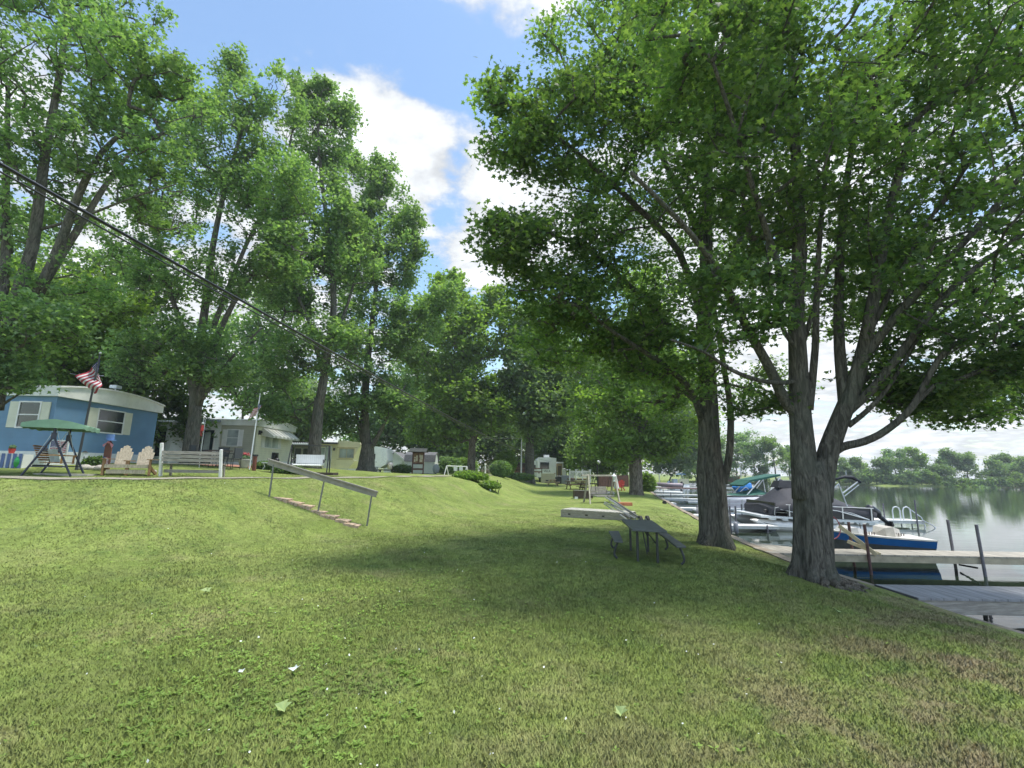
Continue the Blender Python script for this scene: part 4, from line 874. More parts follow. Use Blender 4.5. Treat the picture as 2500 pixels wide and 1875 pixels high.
def wheel(par, c, r, w, axis='y'):
    a = Vector(c); d = Vector((0, w/2, 0)) if axis == 'y' else Vector((w/2, 0, 0))
    wh = part('wheel', MB().tube([a-d, a-d*.8, a+d*.8, a+d], [r*.9, r, r, r*.9], 18), mk('tyre_rubber', (.02, .02, .02), .8), par)
    part('rim', MB().cyl(a-d*1.04, a+d*1.04, r*.55, 14), ALU, wh)
def travel_trailer():
    D = 46; q = G(865, D); t = thing('travel_trailer', 'white travel trailer with a stepped sloping nose and black hitch frame behind a forked maple', 'trailer', q); t.scale = (1, 1, .88)
    s = P(960, 1120, D).x-q.x; TW = mk('camper_white', (.80, .82, .83), .4, .06, 2, .03, lines=(2, .28, .08))
    prof = [(-2.6, .55), (s*.62, .55), (s*.80, .95), (s*.84, 1.4), (s*.80, 2.55), (s*.78, 2.75), (s*.55, 2.9), (-2.6, 3.1)]
    part('body', MB().prism(prof, 0, 2.4, 'y'), TW, t)
    part('nose_panel', MB().add([(s*.60, -.01, .6), (s*.79, -.01, .98), (s*.825, -.01, 1.4), (s*.79, -.01, 2.6), (s*.64, -.01, 2.65), (s*.69, -.01, 1.5)], [(0, 1, 2, 3, 4, 5)]), mk('nose_white', (.78, .8, .82), .3), t)
    part('lower_band', MB().box(-2.6, -.03, .42, s*.62, -.003, .72), mk('band_grey', (.28, .30, .32), .5), t)
    part('window', MB().box(s*.28, -.03, 1.5, s*.52, -.003, 2.1), GLASS, t)
    part('stripe', MB().bar((s*.3, -.02, 1.25), (s*.52, -.02, .95), .02, .06), BLACK, t); part('stripe', MB().bar((-.2, -.02, 2.0), (s*.1, -.02, 1.6), .02, .05), BLACK, t)
    m = MB()
    for i in range(5): m.box(s*.36+i*.16, -.02, 1.18, s*.36+i*.16+.1, -.004, 1.26)
    part('lettering', m, mk('letter_grey', (.3, .33, .36), .5), t)
    part('frame', MB().box(-2.6, .3, .32, s*1.0, .4, .45).box(-2.6, 2.0, .32, s*.8, 2.1, .45).cyl((s*.98, .35, 0), (s*.98, .35, .85), .05), BLACK, t)
    part('gas_tank', MB().tube([(s*.9, .5, .5), (s*.9, .5, .6), (s*.9, .5, 1.1), (s*.9, .5, 1.2)], [.2, .28, .28, .16], 14), mk('tank_cream', (.62, .56, .50), .4), t, True)
    for x in (s*.35, s*.62): wheel(t, (x, .1, .22), .24, .18)
    wheel(t, (-1.2, .1, .35), .36, .2)
travel_trailer()

def sheds():
    D = 56; q = G(952, D); t = thing('white_garage', 'small white gabled garage with a downpipe behind the travel trailer', 'garage', q); s = (P(981, 1130, D).x-q.x)
    part('wall', MB().prism([(0, 0), (s, 0), (s, 1.55), (s*.35, 2.35), (-s*.6, 1.55), (-s*.6, 0)], 0, 4, 'y'), SIDW, t)
    r = part('roof', MB().bar((s*.33, 2, 2.42), (s*1.28, 2, 1.5), 4.4, .1).bar((s*.37, 2, 2.42), (-s*.8, 2, 1.4), 4.4, .1), SHING, t)
    part('bargeboard', MB().bar((s*.33, -.25, 2.36), (s*1.28, -.25, 1.44), .06, .2), WHITE, r)
    part('downpipe', MB().tube([(s*1.2, -.2, 1.45), (s*.9, -.15, 1.15), (s*.98, -.12, .9), (s*.98, -.12, .1)], .05, 6), WHITE, t)
    D = 54; q = G(987, D); s = P(1060, 1140, D).x-q.x
    t = thing('garden_shed', 'white barn-roofed garden shed with grey shingles behind the notice board', 'shed', q)
    part('wall', MB().box(0, 0, 0, s, 2.6, 1.35).prism([(0, 1.35), (2.6, 1.35), (2.35, 2.0), (1.3, 2.35), (.25, 2.0)], s-.06, s, 'x').prism([(0, 1.35), (2.6, 1.35), (2.35, 2.0), (1.3, 2.35), (.25, 2.0)], 0, .06, 'x'), SIDW, t)
    prof = [(-.12, 1.28), (.2, 2.05), (1.3, 2.42), (2.4, 2.05), (2.72, 1.28), (2.62, 1.28), (2.34, 1.98), (1.3, 2.34), (.26, 1.98), (-.02, 1.28)]
    part('roof', MB().prism(prof, -.12, s+.1, 'x'), SHING, t)
    part('corner_trim', MB().box(-.03, -.03, 0, .1, -.002, 1.3).box(s-.1, -.03, 0, s+.03, -.002, 1.3).box(s+.003, 0, 0, s+.03, .12, 1.4), WHITE, t)
    part('door', MB().box(s*.04, -.035, .05, s*.3, -.003, 1.25), WHITE, t)
    # distant houses
    D = 84; q = G(1173, D); s = P(1216, 1140, D).x-q.x
    t = thing('tan_house', 'distant low house with cream gable wall and tan roof beyond the lawn', 'house', q)
    part('wall', MB().prism([(0, 0), (s, 0), (s, 1.5), (s*.55, 2.4), (s*.05, 1.5), (0, 1.5)], 0, 6, 'y'), mk('cream_wall', (.52, .47, .34), .7, .06), t)
    part('roof', MB().bar((s*.55, 3, 2.45), (s*1.12, 3, 1.6), 6.6, .1).bar((s*.56, 3, 2.45), (-.2, 3, 1.45), 6.6, .1), mk('tan_shingle', (.33, .25, .19), .9, .2), t)
    part('window', MB().box(s*.6, -.04, .6, s*.95, -.003, 1.35), GLASS, t); part('lower_wall', MB().box(0, -.05, 0, s, -.003, .55), mk('tan_band', (.45, .34, .22), .8), t)
    D = 78; q = G(1258, D)
    t = thing('dark_barn', 'low dark brown outbuilding behind the white pole', 'building', G(1256, D)); s = P(1292, 1150, D).x-q.x
    part('wall', MB().box(0, 0, 0, s, 4, 1.7), mk('barn_brown', (.09, .05, .04), .8), t); part('roof', MB().bar((-.2, 2, 1.9), (s+.2, 2, 1.7), 4.6, .12), SHING, t)
sheds()

def camper():
    D = 62; q = G(1312, D); s = P(1358, 1150, D).x-q.x
    t = thing('camper_van', 'white camper seen from behind with a large dark rear window and roof air conditioner', 'camper', q); t.name = 'camper'; t.scale = (1, 1, .94)
    CW = mk('camper_shell', (.80, .83, .85), .35, .05, 2, .03, lines=(2, .35, .05))
    prof = [(0, .55), (s, .55), (s, 3.25), (s*.5, 3.36), (s*.06, 3.3), (s*.02, 3.1), (0, 3.05)]
    part('body', MB().prism(prof, 0, 8, 'y'), CW, t)
    part('rear_window', MB().box(s*.14, -.04, 1.75, s*.62, -.003, 2.65), GLASS, t)
    part('slide_out', MB().box(-s*.31, 2.0, .75, -.01, 5.0, 2.85), CW, t)
    part('slide_window', MB().box(-s*.23, 1.96, 1.7, -s*.06, 1.997, 2.3), GLASS, t)
    part('air_conditioner', MB().box(s*.36, .5, 3.34, s*.64, 1.5, 3.68), WHITEM, t)
    part('tail_light', MB().box(s*.04, -.05, 1.15, s*.12, -.003, 1.25), mk('red_lens', (.12, .02, .02), .3), t)
    part('tail_light', MB().box(s*.88, -.05, 1.12, s*.96, -.003, 1.22), mk('red_lens', (.12, .02, .02), .3), t)
    txt('VILLA', t, (s*.33, -.03, 1.34), .36, mk('letter_black', (.02, .02, .02), .4), 'lettering', w=s*.36)
    for x in (.35, s-.35): wheel(t, (x, .9, .34), .36, .22, 'x')
    part('bumper', MB().box(.1, -.12, .48, s-.1, -.003, .62), BLACK, t)
    b = thing('storage_box', 'beige storage box standing behind the camper', 'box', G(1322, 58.5)); w = P(1356, 1170, 58.5).x-G(1322, 58.5).x
    part('body', MB().box(0, 0, 0, w, .8, 1.05), mk('box_beige', (.42, .39, .31), .6), b); part('lid', MB().box(-.03, -.03, 1.05, w+.03, .83, 1.12), mk('box_beige_lid', (.48, .45, .37), .6), b)
    part('vent', MB().box(w*.3, -.02, .2, w*.5, -.003, .35), BLACK, b)
    # awning frame room right of the camper
    D = 63; q = G(1360, D); s2 = P(1375, 1150, D).x-q.x
    t = thing('screened_porch', 'tan screened porch with white canopy edge attached right of the camper', 'porch', q)
    part('wall', MB().box(0, 0, .6, s2*.85, 3, 2.4), mk('screen_tan', (.40, .33, .2), .8), t); part('canopy', MB().box(-.02, -.4, 2.45, s2, 3, 2.62), WHITEM, t)
    part('post', MB().box(s2*.86, -.35, 0, s2*.96, -.25, 2.45), WHITE, t); part('door', MB().box(s2*.15, -.05, .62, s2*.7, -.003, 2.1), mk('screen_dark', (.12, .1, .07), .6), t)
    D = 55; q = G(1371, D); w = P(1392, 1175, D).x-q.x
    t = thing('grey_cabinet', 'low grey utility cabinet between the camper and the white deck', 'cabinet', q)
    part('body', MB().box(0, 0, 0, w, .7, .9), mk('cab_grey', (.24, .26, .28), .6), t); part('lid', MB().box(-.03, -.03, .9, w+.03, .73, .96), mk('cab_lid', (.30, .32, .34), .6), t)
    t = thing('electric_pedestal', 'small white electrical pedestal behind the grey cabinet', 'pedestal', G(1377, 60)); part('box', MB().box(-.2, 0, .8, .25, .3, 1.7), WHITE, t); part('post', MB().box(-.05, .1, 0, .08, .2, .8), GREYW, t)
    t = thing('generator', 'black generator box beside the grey cabinet', 'generator', G(1364, 54)); part('body', MB().box(-.35, 0, .05, .3, .6, .8), BLACK, t); part('handle', MB().tube([(-.3, 0, .8), (-.3, 0, .9), (.25, 0, .9), (.25, 0, .8)], .02, 6), ALU, t)

def txt(body, par, loc, size, mat, name='lettering', w=None, rz=0, rx=PI/2, depth=.004):
    cu = bpy.data.curves.new(name, 'FONT'); cu.body = body; cu.size = size; cu.extrude = depth
    o = bpy.data.objects.new(name, cu); COL.objects.link(o); bpy.context.view_layer.update()
    dg = bpy.context.evaluated_depsgraph_get(); me = bpy.data.meshes.new_from_object(o.evaluated_get(dg)); bpy.data.objects.remove(o)
    me.materials.clear(); me.materials.append(mat); me.name = name
    if w:
        xs = [v.co.x for v in me.vertices]; k = w/(max(xs)-min(xs))
        for v in me.vertices: v.co.x *= k
    o = link_mesh(name, me, par); o.location = loc; o.rotation_euler = (rx, 0, rz); return o
camper()

def deck_area():
    D = 52; q = G(1391, D); w = P(1441, 1160, D).x-q.x
    t = thing('white_deck', 'raised deck with white picket railing and lantern-topped posts right of the camper', 'deck', q)
    part('platform', MB().box(0, 0, .55, w, 2.6, .68), mk('deck_brown', (.12, .075, .05), .8), t)
    rail = MB().box(.02, -.02, 1.42, w, .04, 1.5).box(.02, -.02, .78, w, .04, .84)
    for i in range(26): x = .05+(w-.1)*i/25; rail.box(x-.022, -.012, .84, x+.022, .03, 1.42)
    part('railing', rail, WHITE, t)
    for x in (0, w*.30, w*.62, w): p = part('post', MB().box(x-.06, -.08, 0 if x in (0, w) else .55, x+.06, .05, 1.56), WHITE, t); part('post_cap', MB().box(x-.09, -.11, 1.56, x+.09, .08, 1.66), WHITEM, p)
    m = MB()
    for i in range(3): m.box(.5, -.35-.3*i, .42-.17*i, w*.9, -.05-.3*i, .48-.17*i)
    part('step', m, DARKW, t)
    # brown privacy fence
    D = 48; a = G(1462, D); b = G(1535, D+2); f = thing('privacy_fence', 'dark reddish-brown board fence running behind the wooden swing', 'fence', a, math.atan2(b.y-a.y, b.x-a.x)); L_ = (b-a).length
    m = MB(); n = 24
    for i in range(n): m.box(L_*i/n+.005, -.012-.006*(i % 2), .03, L_*(i+1)/n-.005, .012, 1.15+.01*(i % 3))
    part('board_panel', m, mk('fence_brown', (.10, .048, .035), .8, .2, 8, .3, lines=(0, .13, .3)), f)
    for i in range(4): part('post', MB().box(L_*i/3-.05, .02, 0, L_*i/3+.05, .12, 1.2), DARKW, f)
    f = thing('low_rail_fence', 'low brown rail fence behind the round bushes', 'fence', G(1240, 60)); L_ = 4.2
    for z in (.35, .75): part('rail', MB().box(0, 0, z, L_, .05, z+.14), mk('rail_brown', (.16, .08, .06), .8), f)
    for i in range(4): part('post', MB().box(L_*i/3-.05, -.05, -.1, L_*i/3+.05, .1, .95), DARKW, f)
    # garden frames, poles, lamps
    t = thing('sawhorse_rack', 'white A-frame garden rack with things hanging from its bar', 'rack', G(1089, 44)); w = P(1140, 1150, 44).x-G(1089, 44).x
    part('top_bar', MB().cyl((0, 0, .82), (w, 0, .78), .045), WHITE, t)
    for x in (0.02, w-.02):
        for s in (-1, 1): part('leg', MB().bar((x, s*.03, .82), (x+s*.16, s*.32, -.03), .06, .06), WHITE, t)
    for k, (a, c) in enumerate(((.35, WHITE), (.62, WHITE))): part('hanging_cloth', MB().box(w*a, -.02, .38, w*a+.34, .01, .8), c, t)
    t = thing('tall_white_pole', 'tall slim white pole rising in front of the far trees', 'pole', G(1272, 54)); part('shaft', MB().tube([(0, 0, -.1), (0, 0, 2.4), (0, 0, 6.0)], [.09, .07, .045], 10), WHITE, t); part('cap', MB().ball((0, 0, 6.03), .08), WHITEM, t)
    t = thing('yard_lamp', 'dark lamp post with a round white globe behind the wooden swing', 'lamp post', G(1459, 44)); part('post', MB().cyl((0, 0, 0), (0, 0, 2.35), .045), BLACK, t); part('globe', MB().ball((.12, 0, 2.45), .17, n=14, m=10), WHITEM, t, True); part('arm', MB().cyl((0, 0, 2.32), (.14, 0, 2.32), .03), BLACK, t)
    t = thing('garden_statue', 'white upright garden post near the far trees', 'post', G(1184, 62)); part('shaft', MB().tube([(0, 0, 0), (0, 0, .4), (0, 0, .8), (0, 0, 1.1)], [.16, .11, .13, .08], 10), WHITE, t); part('head', MB().ball((0, 0, 1.18), .15), WHITE, t)
    # small boats stored on the grass
    q = G(1070, 62); t = thing('stored_boat', 'small white boat resting on a trailer beside the shed', 'boat', q)
    hullmesh(t, 2.1, .8, .55, WHITE, z=.35); part('trailer_frame', MB().bar((-.3, 0, .25), (2.3, 0, .25), .5, .06), BLACK, t); wheel(t, (1.0, -.4, .25), .25, .14)
    t = thing('covered_cart', 'grey covered cart parked beside the stored boat', 'cart', G(1064, 50)); part('cover', MB().ball((0, 0, .55), .38, .3, .5, 8, 6, 0, .05), mk('tarp_grey', (.35, .37, .38), .6), t, True); part('tongue', MB().bar((.2, 0, .15), (1.2, 0, .05), .06, .06), BLACK, t)

def hullmesh(par, L_, beam, hgt, mat, z=0, name='hull', bow=-1, flare=.75, trans=True, sheer=.18):
    """open/solid hull from x=0 (bow) to L_ (transom)"""
    secs = []; n = 12
    for i in range(n+1):
        t = i/n; w = beam/2*(1-(1-min(1, t/.55))**2.2)**.8 if t < .55 else beam/2*(1-.10*(t-.55)/.45); w = max(w, .01)
        rk = (1-t)**2*hgt*.55; sh = sheer*hgt*(1-t)**1.5; zb = z+rk; zt = z+hgt+sh; x = L_*t-(.12*L_*0 if t else 0)
        secs.append([(x, -w, zt), (x, -w*.93, zb+(zt-zb)*.45), (x, -w*flare*.7, zb+.02*hgt), (x, 0, zb-.06*hgt), (x, w*flare*.7, zb+.02*hgt), (x, w*.93, zb+(zt-zb)*.45), (x, w, zt)])
    mb = MB(); mb.loft(secs); return part(name, mb, mat, par, True)
deck_area()

# ------------------------------------------------------------ flags
FR = mk('flag_red', (.36, .03, .05), .8, .1); FW = mk('flag_white', (.62, .60, .62), .8, .08); FB = mk('flag_blue', (.03, .04, .15), .8, .1)
for _f in (FR, FW, FB):
    _b = _f.node_tree.nodes['Principled BSDF']
def flag(par, W, Hh, map3, name='flag', nu=32, nv=26, starfrac=True):
    """stars-and-stripes cloth; map3(u,v) -> xyz, u along the fly 0..1, v down the hoist 0..1"""
    mb = MB(); vs = []
    for j in range(nv+1):
        for i in range(nu+1): vs.append(map3(i/nu, j/nv))
    for j in range(nv):
        for i in range(nu):
            st = j//(nv//13); c = 0 if st % 2 == 0 else 1
            if st < 7 and i < nu*.4: c = 2 if not (i % 2 == 0 and j % 2 == 1 and 0 < i) else 1
            a = j*(nu+1)+i; mb.f.append([a, a+1, a+nu+2, a+nu+1]); mb.m.append(c)
    mb.v = [tuple(v) for v in vs]
    o = part(name, mb, [FR, FW, FB], par, True)
    return o
def flagpole(lab, px, D, top, r, fz, W, Hh, mat, dirx, fold, tilt=(0, 0)):
    b = G(px, D); t = thing('flagpole', lab, 'flagpole', b)
    part('pole', MB().tube([(0, 0, -.1), (tilt[0]*.5, 0, top*.5), (tilt[0], 0, top)], [r, r*.9, r*.7], 8), mat, t); part('finial', MB().ball((tilt[0], 0, top+.03), r*1.6), mat, t)
    k = tilt[0]/top
    def mp(u, v):
        z = fz-Hh*v-u*W*fold[1]; x = k*z+dirx*(r+u*W*fold[0])-.12*math.sin(v*3)*u; y = .10*math.sin(u*9+v*2)*u+.05*math.sin(v*7)*u
        return (x, y, z)
    flag(t, W, Hh, mp)
def flags():
    b = G(182, 16.3); t = thing('flagpole', 'dark leaning flagpole with a drooping American flag beside the blue house', 'flagpole', b)
    top = P(245, 862, 16.2)-b; kx = top.x/top.z
    part('pole', MB().tube([(0, 0, -.1), tuple(top*.5), tuple(top)], [.04, .034, .022], 8), mk('pole_dark', (.05, .055, .06), .5), t); part('finial', MB().ball(tuple(top), .04), ALU, t)
    z1 = (P(240, 878, 16.2)-b).z
    def mp(u, v):     # hoist vertical along the pole, cloth hangs in two folds either side
        z = z1-.72*v-.62*u*(1-.25*v); s = math.sin(u*PI*1.15); 
        x = kx*z+.03+(-.55*u*(1-v)*1.15+.42*math.sin(u*2.6)*v-.28*u*v)
        return (x, -.06-.14*math.sin(u*8+v*3)*u, z)
    flag(t, 1, 1, mp)
    b = G(607, 21); t = thing('flagpole', 'thin white flagpole with a small windblown flag in front of the beige house', 'flagpole', b); top = P(635, 962, 21)-b; kx = top.x/top.z
    part('pole', MB().tube([(0, 0, -.1), tuple(top*.5), tuple(top)], [.028, .025, .016], 8), WHITEM, t); part('finial', MB().ball(tuple(top), .03), ALU, t)
    z1 = (P(632, 986, 21)-b).z
    def mp(u, v):
        z = z1-.42*v-.22*u-.16*u*v; x = kx*z+.02+(-.46*u*(.35+.65*v)+.22*math.sin(u*3)*(1-v)); return (x, -.05-.08*math.sin(u*8+v*3)*u, z)
    flag(t, 1, 1, mp)
    # flag panel behind the swing
    q = P(138, 1118, 16.8); gz = H(q.x, 16.8); t = thing('flag_panel', 'white board painted with a waving American flag behind the canopy swing', 'sign', (q.x, 16.8, gz)); w = .66; z0 = (P(138, 1108, 16.8).z-gz); z1 = (P(138, 1074, 16.8).z-gz)
    part('board', MB().box(-w/2, 0, z0, w/2, .03, z1), WHITE, t)
    for x in (-w/2+.05, w/2-.05): part('leg', MB().box(x-.02, .005, 0, x+.02, .025, z0), WHITE, t)
    flag(t, 1, 1, lambda u, v: (-w/2+.05+u*(w-.1), -.012, z1-.04-(z1-z0-.08)*v+.02*math.sin(u*7)), 'flag_picture')
flags()

# ------------------------------------------------------------ garden furniture on the terrace
def canopy_swing():
    a = G(100, 13.5); b = G(156, 15.2); c = (a+b)/2; an = math.atan2(b.y-a.y, b.x-a.x); L_ = (b-a).length
    t = thing('canopy_swing', 'garden swing with a green fabric canopy, navy A-frame legs and wooden slatted bench', 'swing', (c.x, c.y, H(c.x, c.y)), an); t.scale = (.70, .80, .86)
    hz = 1.30
    for s in (-1, 1):
        for k in (-1, 1): part('leg', MB().tube([(s*L_/2, 0, hz), (s*(L_/2+.03), k*.66, -.02)], .034, 8), NAVY, t)
        part('upright', MB().tube([(s*L_/2, 0, hz-.08), (s*L_/2, 0, 1.72)], .042, 8).box(s*L_/2-.05, -.07, hz-.1, s*L_/2+.05, .07, hz+.12), NAVY, t)
        part('brace', MB().tube([(s*(L_/2+.02), -.5, .3), (s*(L_/2+.02), .5, .3)], .02, 6), NAVY, t)
    part('crossbar', MB().tube([(-L_/2, 0, 1.62), (L_/2, 0, 1.62)], .03, 8), NAVY, t)
    # canopy: two slopes with a sagging valance
    mb = MB(); n = 12; Lc = L_/2+.28; rows = []
    for j, (y, z) in enumerate([(-.86, 1.56), (-.85, 1.70), (-.45, 1.80), (0, 1.86), (.45, 1.80), (.85, 1.70), (.86, 1.56)]):
        row = []
        for i in range(n+1):
            u = i/n; sag = -.04*math.sin(u*PI*3)**2*(1 if j in (0, 6) else .4); row.append((-Lc+2*Lc*u, y, z+sag-(.03 if j in (1, 5) else 0)*abs(math.sin(u*PI*3))))
        rows.append(row)
    mb.loft(rows, close=False, caps=False)
    for s in (0, -1): mb.add([rows[j][s] for j in range(1, 6)]+[(rows[5][s][0], .86, 1.56), (rows[1][s][0], -.86, 1.56)], [(0, 1, 2, 3, 4, 5, 6)])
    part('canopy', mb, mk('canopy_green', (.19, .33, .22), .7, .15, 3), t)
    # bench hangs facing local -y (the lake)
    seat = MB()
    for i in range(6): seat.box(-L_/2+.18, -.34+i*.11, .42, L_/2-.18, -.26+i*.11, .445)
    part('seat', seat, BROWNW, t)
    back = MB()
    for i in range(7): back.bar((-L_/2+.18, .33+i*.035, .52+i*.075), (L_/2-.18, .33+i*.035, .52+i*.075), .02, .055)
    part('backrest', back, BROWNW, t)
    for s in (-1, 1):
        part('armrest', MB().box(s*(L_/2-.17)-.04, -.36, .66, s*(L_/2-.17)+.04, .42, .70).box(s*(L_/2-.17)-.03, -.32, .40, s*(L_/2-.17)+.03, -.26, .66), mk('honey_wood', (.40, .20, .06), .6, .2), t)
        for y in (-.3, .4): part('chain', MB().cyl((s*(L_/2-.17), y, .68), (s*(L_/2-.12), 0, 1.6), .009, 5), ALU, t)
    q = solo('newspaper_cushion', MB().box(-.24, -.05, -.2, .24, .05, .2), mk('cushion_white', (.6, .66, .62), .8), 'pale square cushion leaning on the canopy swing bench', 'cushion', (0, 0, 0)); q.name = 'seat_cushion'
    w = Matrix.Translation((c.x, c.y, H(c.x, c.y))) @ Matrix.Rotation(an, 4, 'Z'); q.location = w @ Vector((.34, .18, .57)); q.rotation_euler = (-.3, 0, an)
canopy_swing()

def adirondack():
    q = G(312, 15.3); t = thing('double_adirondack_chair', 'twin weathered Adirondack chair with two fan-shaped slatted backs', 'chair', q, math.radians(24)); t.scale = (.86,)*3; Lw = 1.35
    SE = mk('pale_slat', (.37, .32, .235), .8, .3, 8, .4, 20, stretch=(4, 4, .6), dirt=(.28, .22, .15)); W2 = mk('chair_brown', (.26, .15, .07), .8, .25, 6)
    for s in (-1, 1):
        b = MB(); cx = s*.33
        for k in range(7):
            a = (k-3)*.075; w = .066; h = .92-.035*(k-3)**2*.9; x0 = cx+(k-3)*.062; x1 = cx+(k-3)*.072
            b.bar((x0, .22, .30), (x1, .22+h*.40, .30+h*.86), w, .02, up=(0, -1, .4))
        part('backrest', b, SE, t)
    m = MB()
    for i in range(5): m.box(-Lw/2+.05, -.42+i*.13, .36-.025*i, Lw/2-.05, -.31+i*.13, .385-.025*i)
    part('seat', m, SE, t); part('front_board', MB().box(-Lw/2+.04, -.46, .26, Lw/2-.04, -.43, .37).box(-Lw/2+.1, -.44, .06, Lw/2-.1, -.41, .20), SE, t)
    for s in (-1, 1):
        part('armrest', MB().box(s*Lw/2-.09, -.50, .56, s*Lw/2+.09, .42, .585), W2, t)
        part('leg', MB().box(s*Lw/2-.03, -.44, 0, s*Lw/2+.03, -.30, .56), W2, t); part('leg', MB().bar((s*Lw/2, -.3, .28), (s*Lw/2, .62, .02), .05, .12), W2, t)
    part('centre_console', MB().box(-.12, -.42, .50, .12, .1, .53).box(-.05, -.4, 0, .05, -.3, .5), W2, t)
adirondack()

def bench(name, lab, px, D, rz, Lw, woodm, endm, tall=None):
    q = G(px, D); t = thing(name, lab, 'bench', q, rz)
    m = MB()
    for i in range(3): m.bar((-Lw/2, .22+i*.03, .52+i*.12), (Lw/2, .22+i*.03, .52+i*.12), .025, .10)
    part('backrest', m, woodm, t); m = MB()
    for i in range(4): m.box(-Lw/2, -.30+i*.13, .40, Lw/2, -.19+i*.13, .43)
    part('seat', m, woodm, t); part('lower_rail', MB().box(-Lw/2, -.02, .12, Lw/2, .02, .22), woodm, t)
    for s in (-1, 1):
        part('leg', MB().bar((s*(Lw/2+.02), .12, -.02), (s*(Lw/2+.02), .30, .88 if s != tall else 1.05), .06, .11), endm, t); part('leg', MB().bar((s*(Lw/2-.06), -.30, 0), (s*(Lw/2-.06), -.26, .39), .05, .07), woodm, t)
def terrace_things():
    bench('park_bench', 'grey slatted park bench with white leaning end posts on the terrace edge', 468, 15.8, math.radians(188), 1.75, GREYW, WHITE, 1)
    # patriotic garden figure (plain board with ribbon and hat)
    q = G(252, 16.2); t = thing('garden_stake', 'tall brown garden stake wearing a blue hat and a red and white bow', 'ornament', q)
    part('board', MB().prism([(-.13, 0), (.13, 0), (.10, .9), (.03, 1.0), (-.06, .98), (-.12, .8)], 0, .04, 'y'), mk('stake_brown', (.17, .07, .05), .8), t)
    part('hat', MB().tube([(0, .02, 1.0), (0, .02, 1.03)], .17, 12).tube([(0, .02, 1.03), (0, .02, 1.22)], [.11, .12], 12), mk('hat_blue', (.12, .22, .45), .7), t)
    part('bow', MB().add([(0, -.03, .98), (-.18, -.04, .86), (-.14, -.04, .78), (.14, -.04, .76), (.2, -.04, .86)], [(0, 1, 2), (0, 3, 4)]).ball((0, -.03, .95), .04), mk('bow_pink', (.6, .25, .3), .7), t)
    flag(t, 1, 1, lambda u, v: (-.1+.2*u, -.03, .48-.26*v-.05*u), 'small_flag', 16, 13)
    # left house-foot items
    t = thing('blue_lattice_crate', 'blue and white slatted crate at the foot of the blue house', 'crate', G(8, 16.6)); 
    m = MB()
    for i in range(5): m.box(-.42+i*.2, 0, 0, -.32+i*.2, .03, .5)
    part('slats', m, mk('slat_blue', (.09, .14, .3), .7), t); part('box', MB().box(-.45, .04, 0, .5, .4, .48), WHITE, t)
    t = thing('garden_gnome_planter', 'red flower pot with green sprig on the blue crate', 'pot', (0, 0, 0)); q = G(16, 16.8); t.location = (q.x, q.y, q.z+.49); t.name = 'flower_pot'; t.scale = (.8,)*3
    part('pot', MB().tube([(0, 0, 0), (0, 0, .2)], [.09, .13], 12), RED, t); part('plant', MB().ball((0, 0, .26), .12, .12, .1, 9, 6, 0, .25), mk('sprig_green', (.05, .1, .03), .8), t)
    t = thing('green_glass_float', 'rounded green garden ornament beside the blue crate', 'ornament', G(40, 16.7)); part('body', MB().ball((0, 0, .2), .15, .15, .22, 12, 8), mk('ornament_green', (.02, .28, .06), .4), t, True); part('stopper', MB().cyl((0, 0, .4), (0, 0, .47), .03), mk('ornament_green', (.02, .28, .06), .4), t); t.name = 'garden_ornament'
    t = thing('mailbox', 'small white and black lantern by the white skirt of the blue house', 'lantern', G(197, 17.0)); t.name = 'garden_lantern'; part('post', MB().cyl((0, 0, 0), (0, 0, .42), .015), BLACK, t); part('lamp', MB().box(-.06, -.06, .42, .06, .06, .56), WHITE, t); part('cap', MB().tube([(0, 0, .56), (0, 0, .62)], [.1, .02], 8), BLACK, t)
    bush('flower_bed_plant', 'low dark grassy plant by the white skirt of the blue house', G(222, 17.0), .45, .3, .42, 'dark', 1500, .09, 31, 'plant')
    for i, (px, s) in enumerate(((204, .17), (222, .13), (241, .16), (371, .10))):
        b = G(px, 16.6); m = MB().ball((0, 0, s*.4), s*1.3, s, s*.65, 12, 7, 0, .06)
        solo('garden_stone', m, CONC, ['leftmost rounded edging stone below the grassy plant by the blue house', 'flat small edging stone in the middle below the grassy plant', 'edging stone nearest the garden stake with the blue hat', 'small stone at the right foot of the twin Adirondack chair'][i], 'stone', b, i, smooth=True)
    sl_ = G(160, 14.6); solo('stepping_slab', MB().box(-.75, -.25, -.03, .75, .25, .045), CONC, 'thin concrete slab in the grass beside the canopy swing', 'slab', sl_, .1)
    # patio table and chairs
    q = G(527, 20.5); t = thing('patio_table', 'dark round patio table in front of the beige house', 'table', q); part('tabletop', MB().tube([(0, 0, .70), (0, 0, .73)], .55, 20), BLACK, t)
    for k in range(4): part('leg', MB().tube([(.42*math.cos(k*PI/2+.7), .42*math.sin(k*PI/2+.7), .7), (.3*math.cos(k*PI/2+.7), .3*math.sin(k*PI/2+.7), 0)], .018, 6), BLACK, t)
    def pchair(px, D, rz, lab):
        c = thing('patio_chair', lab, 'chair', G(px, D), rz, 'dark patio chairs'); part('seat', MB().box(-.24, -.24, .40, .24, .24, .43), BLACK, c)
        part('backrest', MB().loft([[(x, .24+.06*(z-.43), z), (x, .26+.06*(z-.43), z)] for z in (.45,) for x in (-.22, .22)], False, False) if False else MB().bar((-.22, .26, .66), (.22, .26, .66), .03, .42), mk('mesh_grey', (.05, .055, .06), .7), c)
        for sx in (-1, 1):
            for sy in (-1, 1): part('leg', MB().cyl((sx*.22, sy*.22, 0), (sx*.22, sy*.24, .88 if sy > 0 else .42), .013, 6), BLACK, c)
            part('armrest', MB().tube([(sx*.24, .24, .64), (sx*.25, -.2, .62), (sx*.23, -.22, .42)], .014, 6), BLACK, c)
        return c
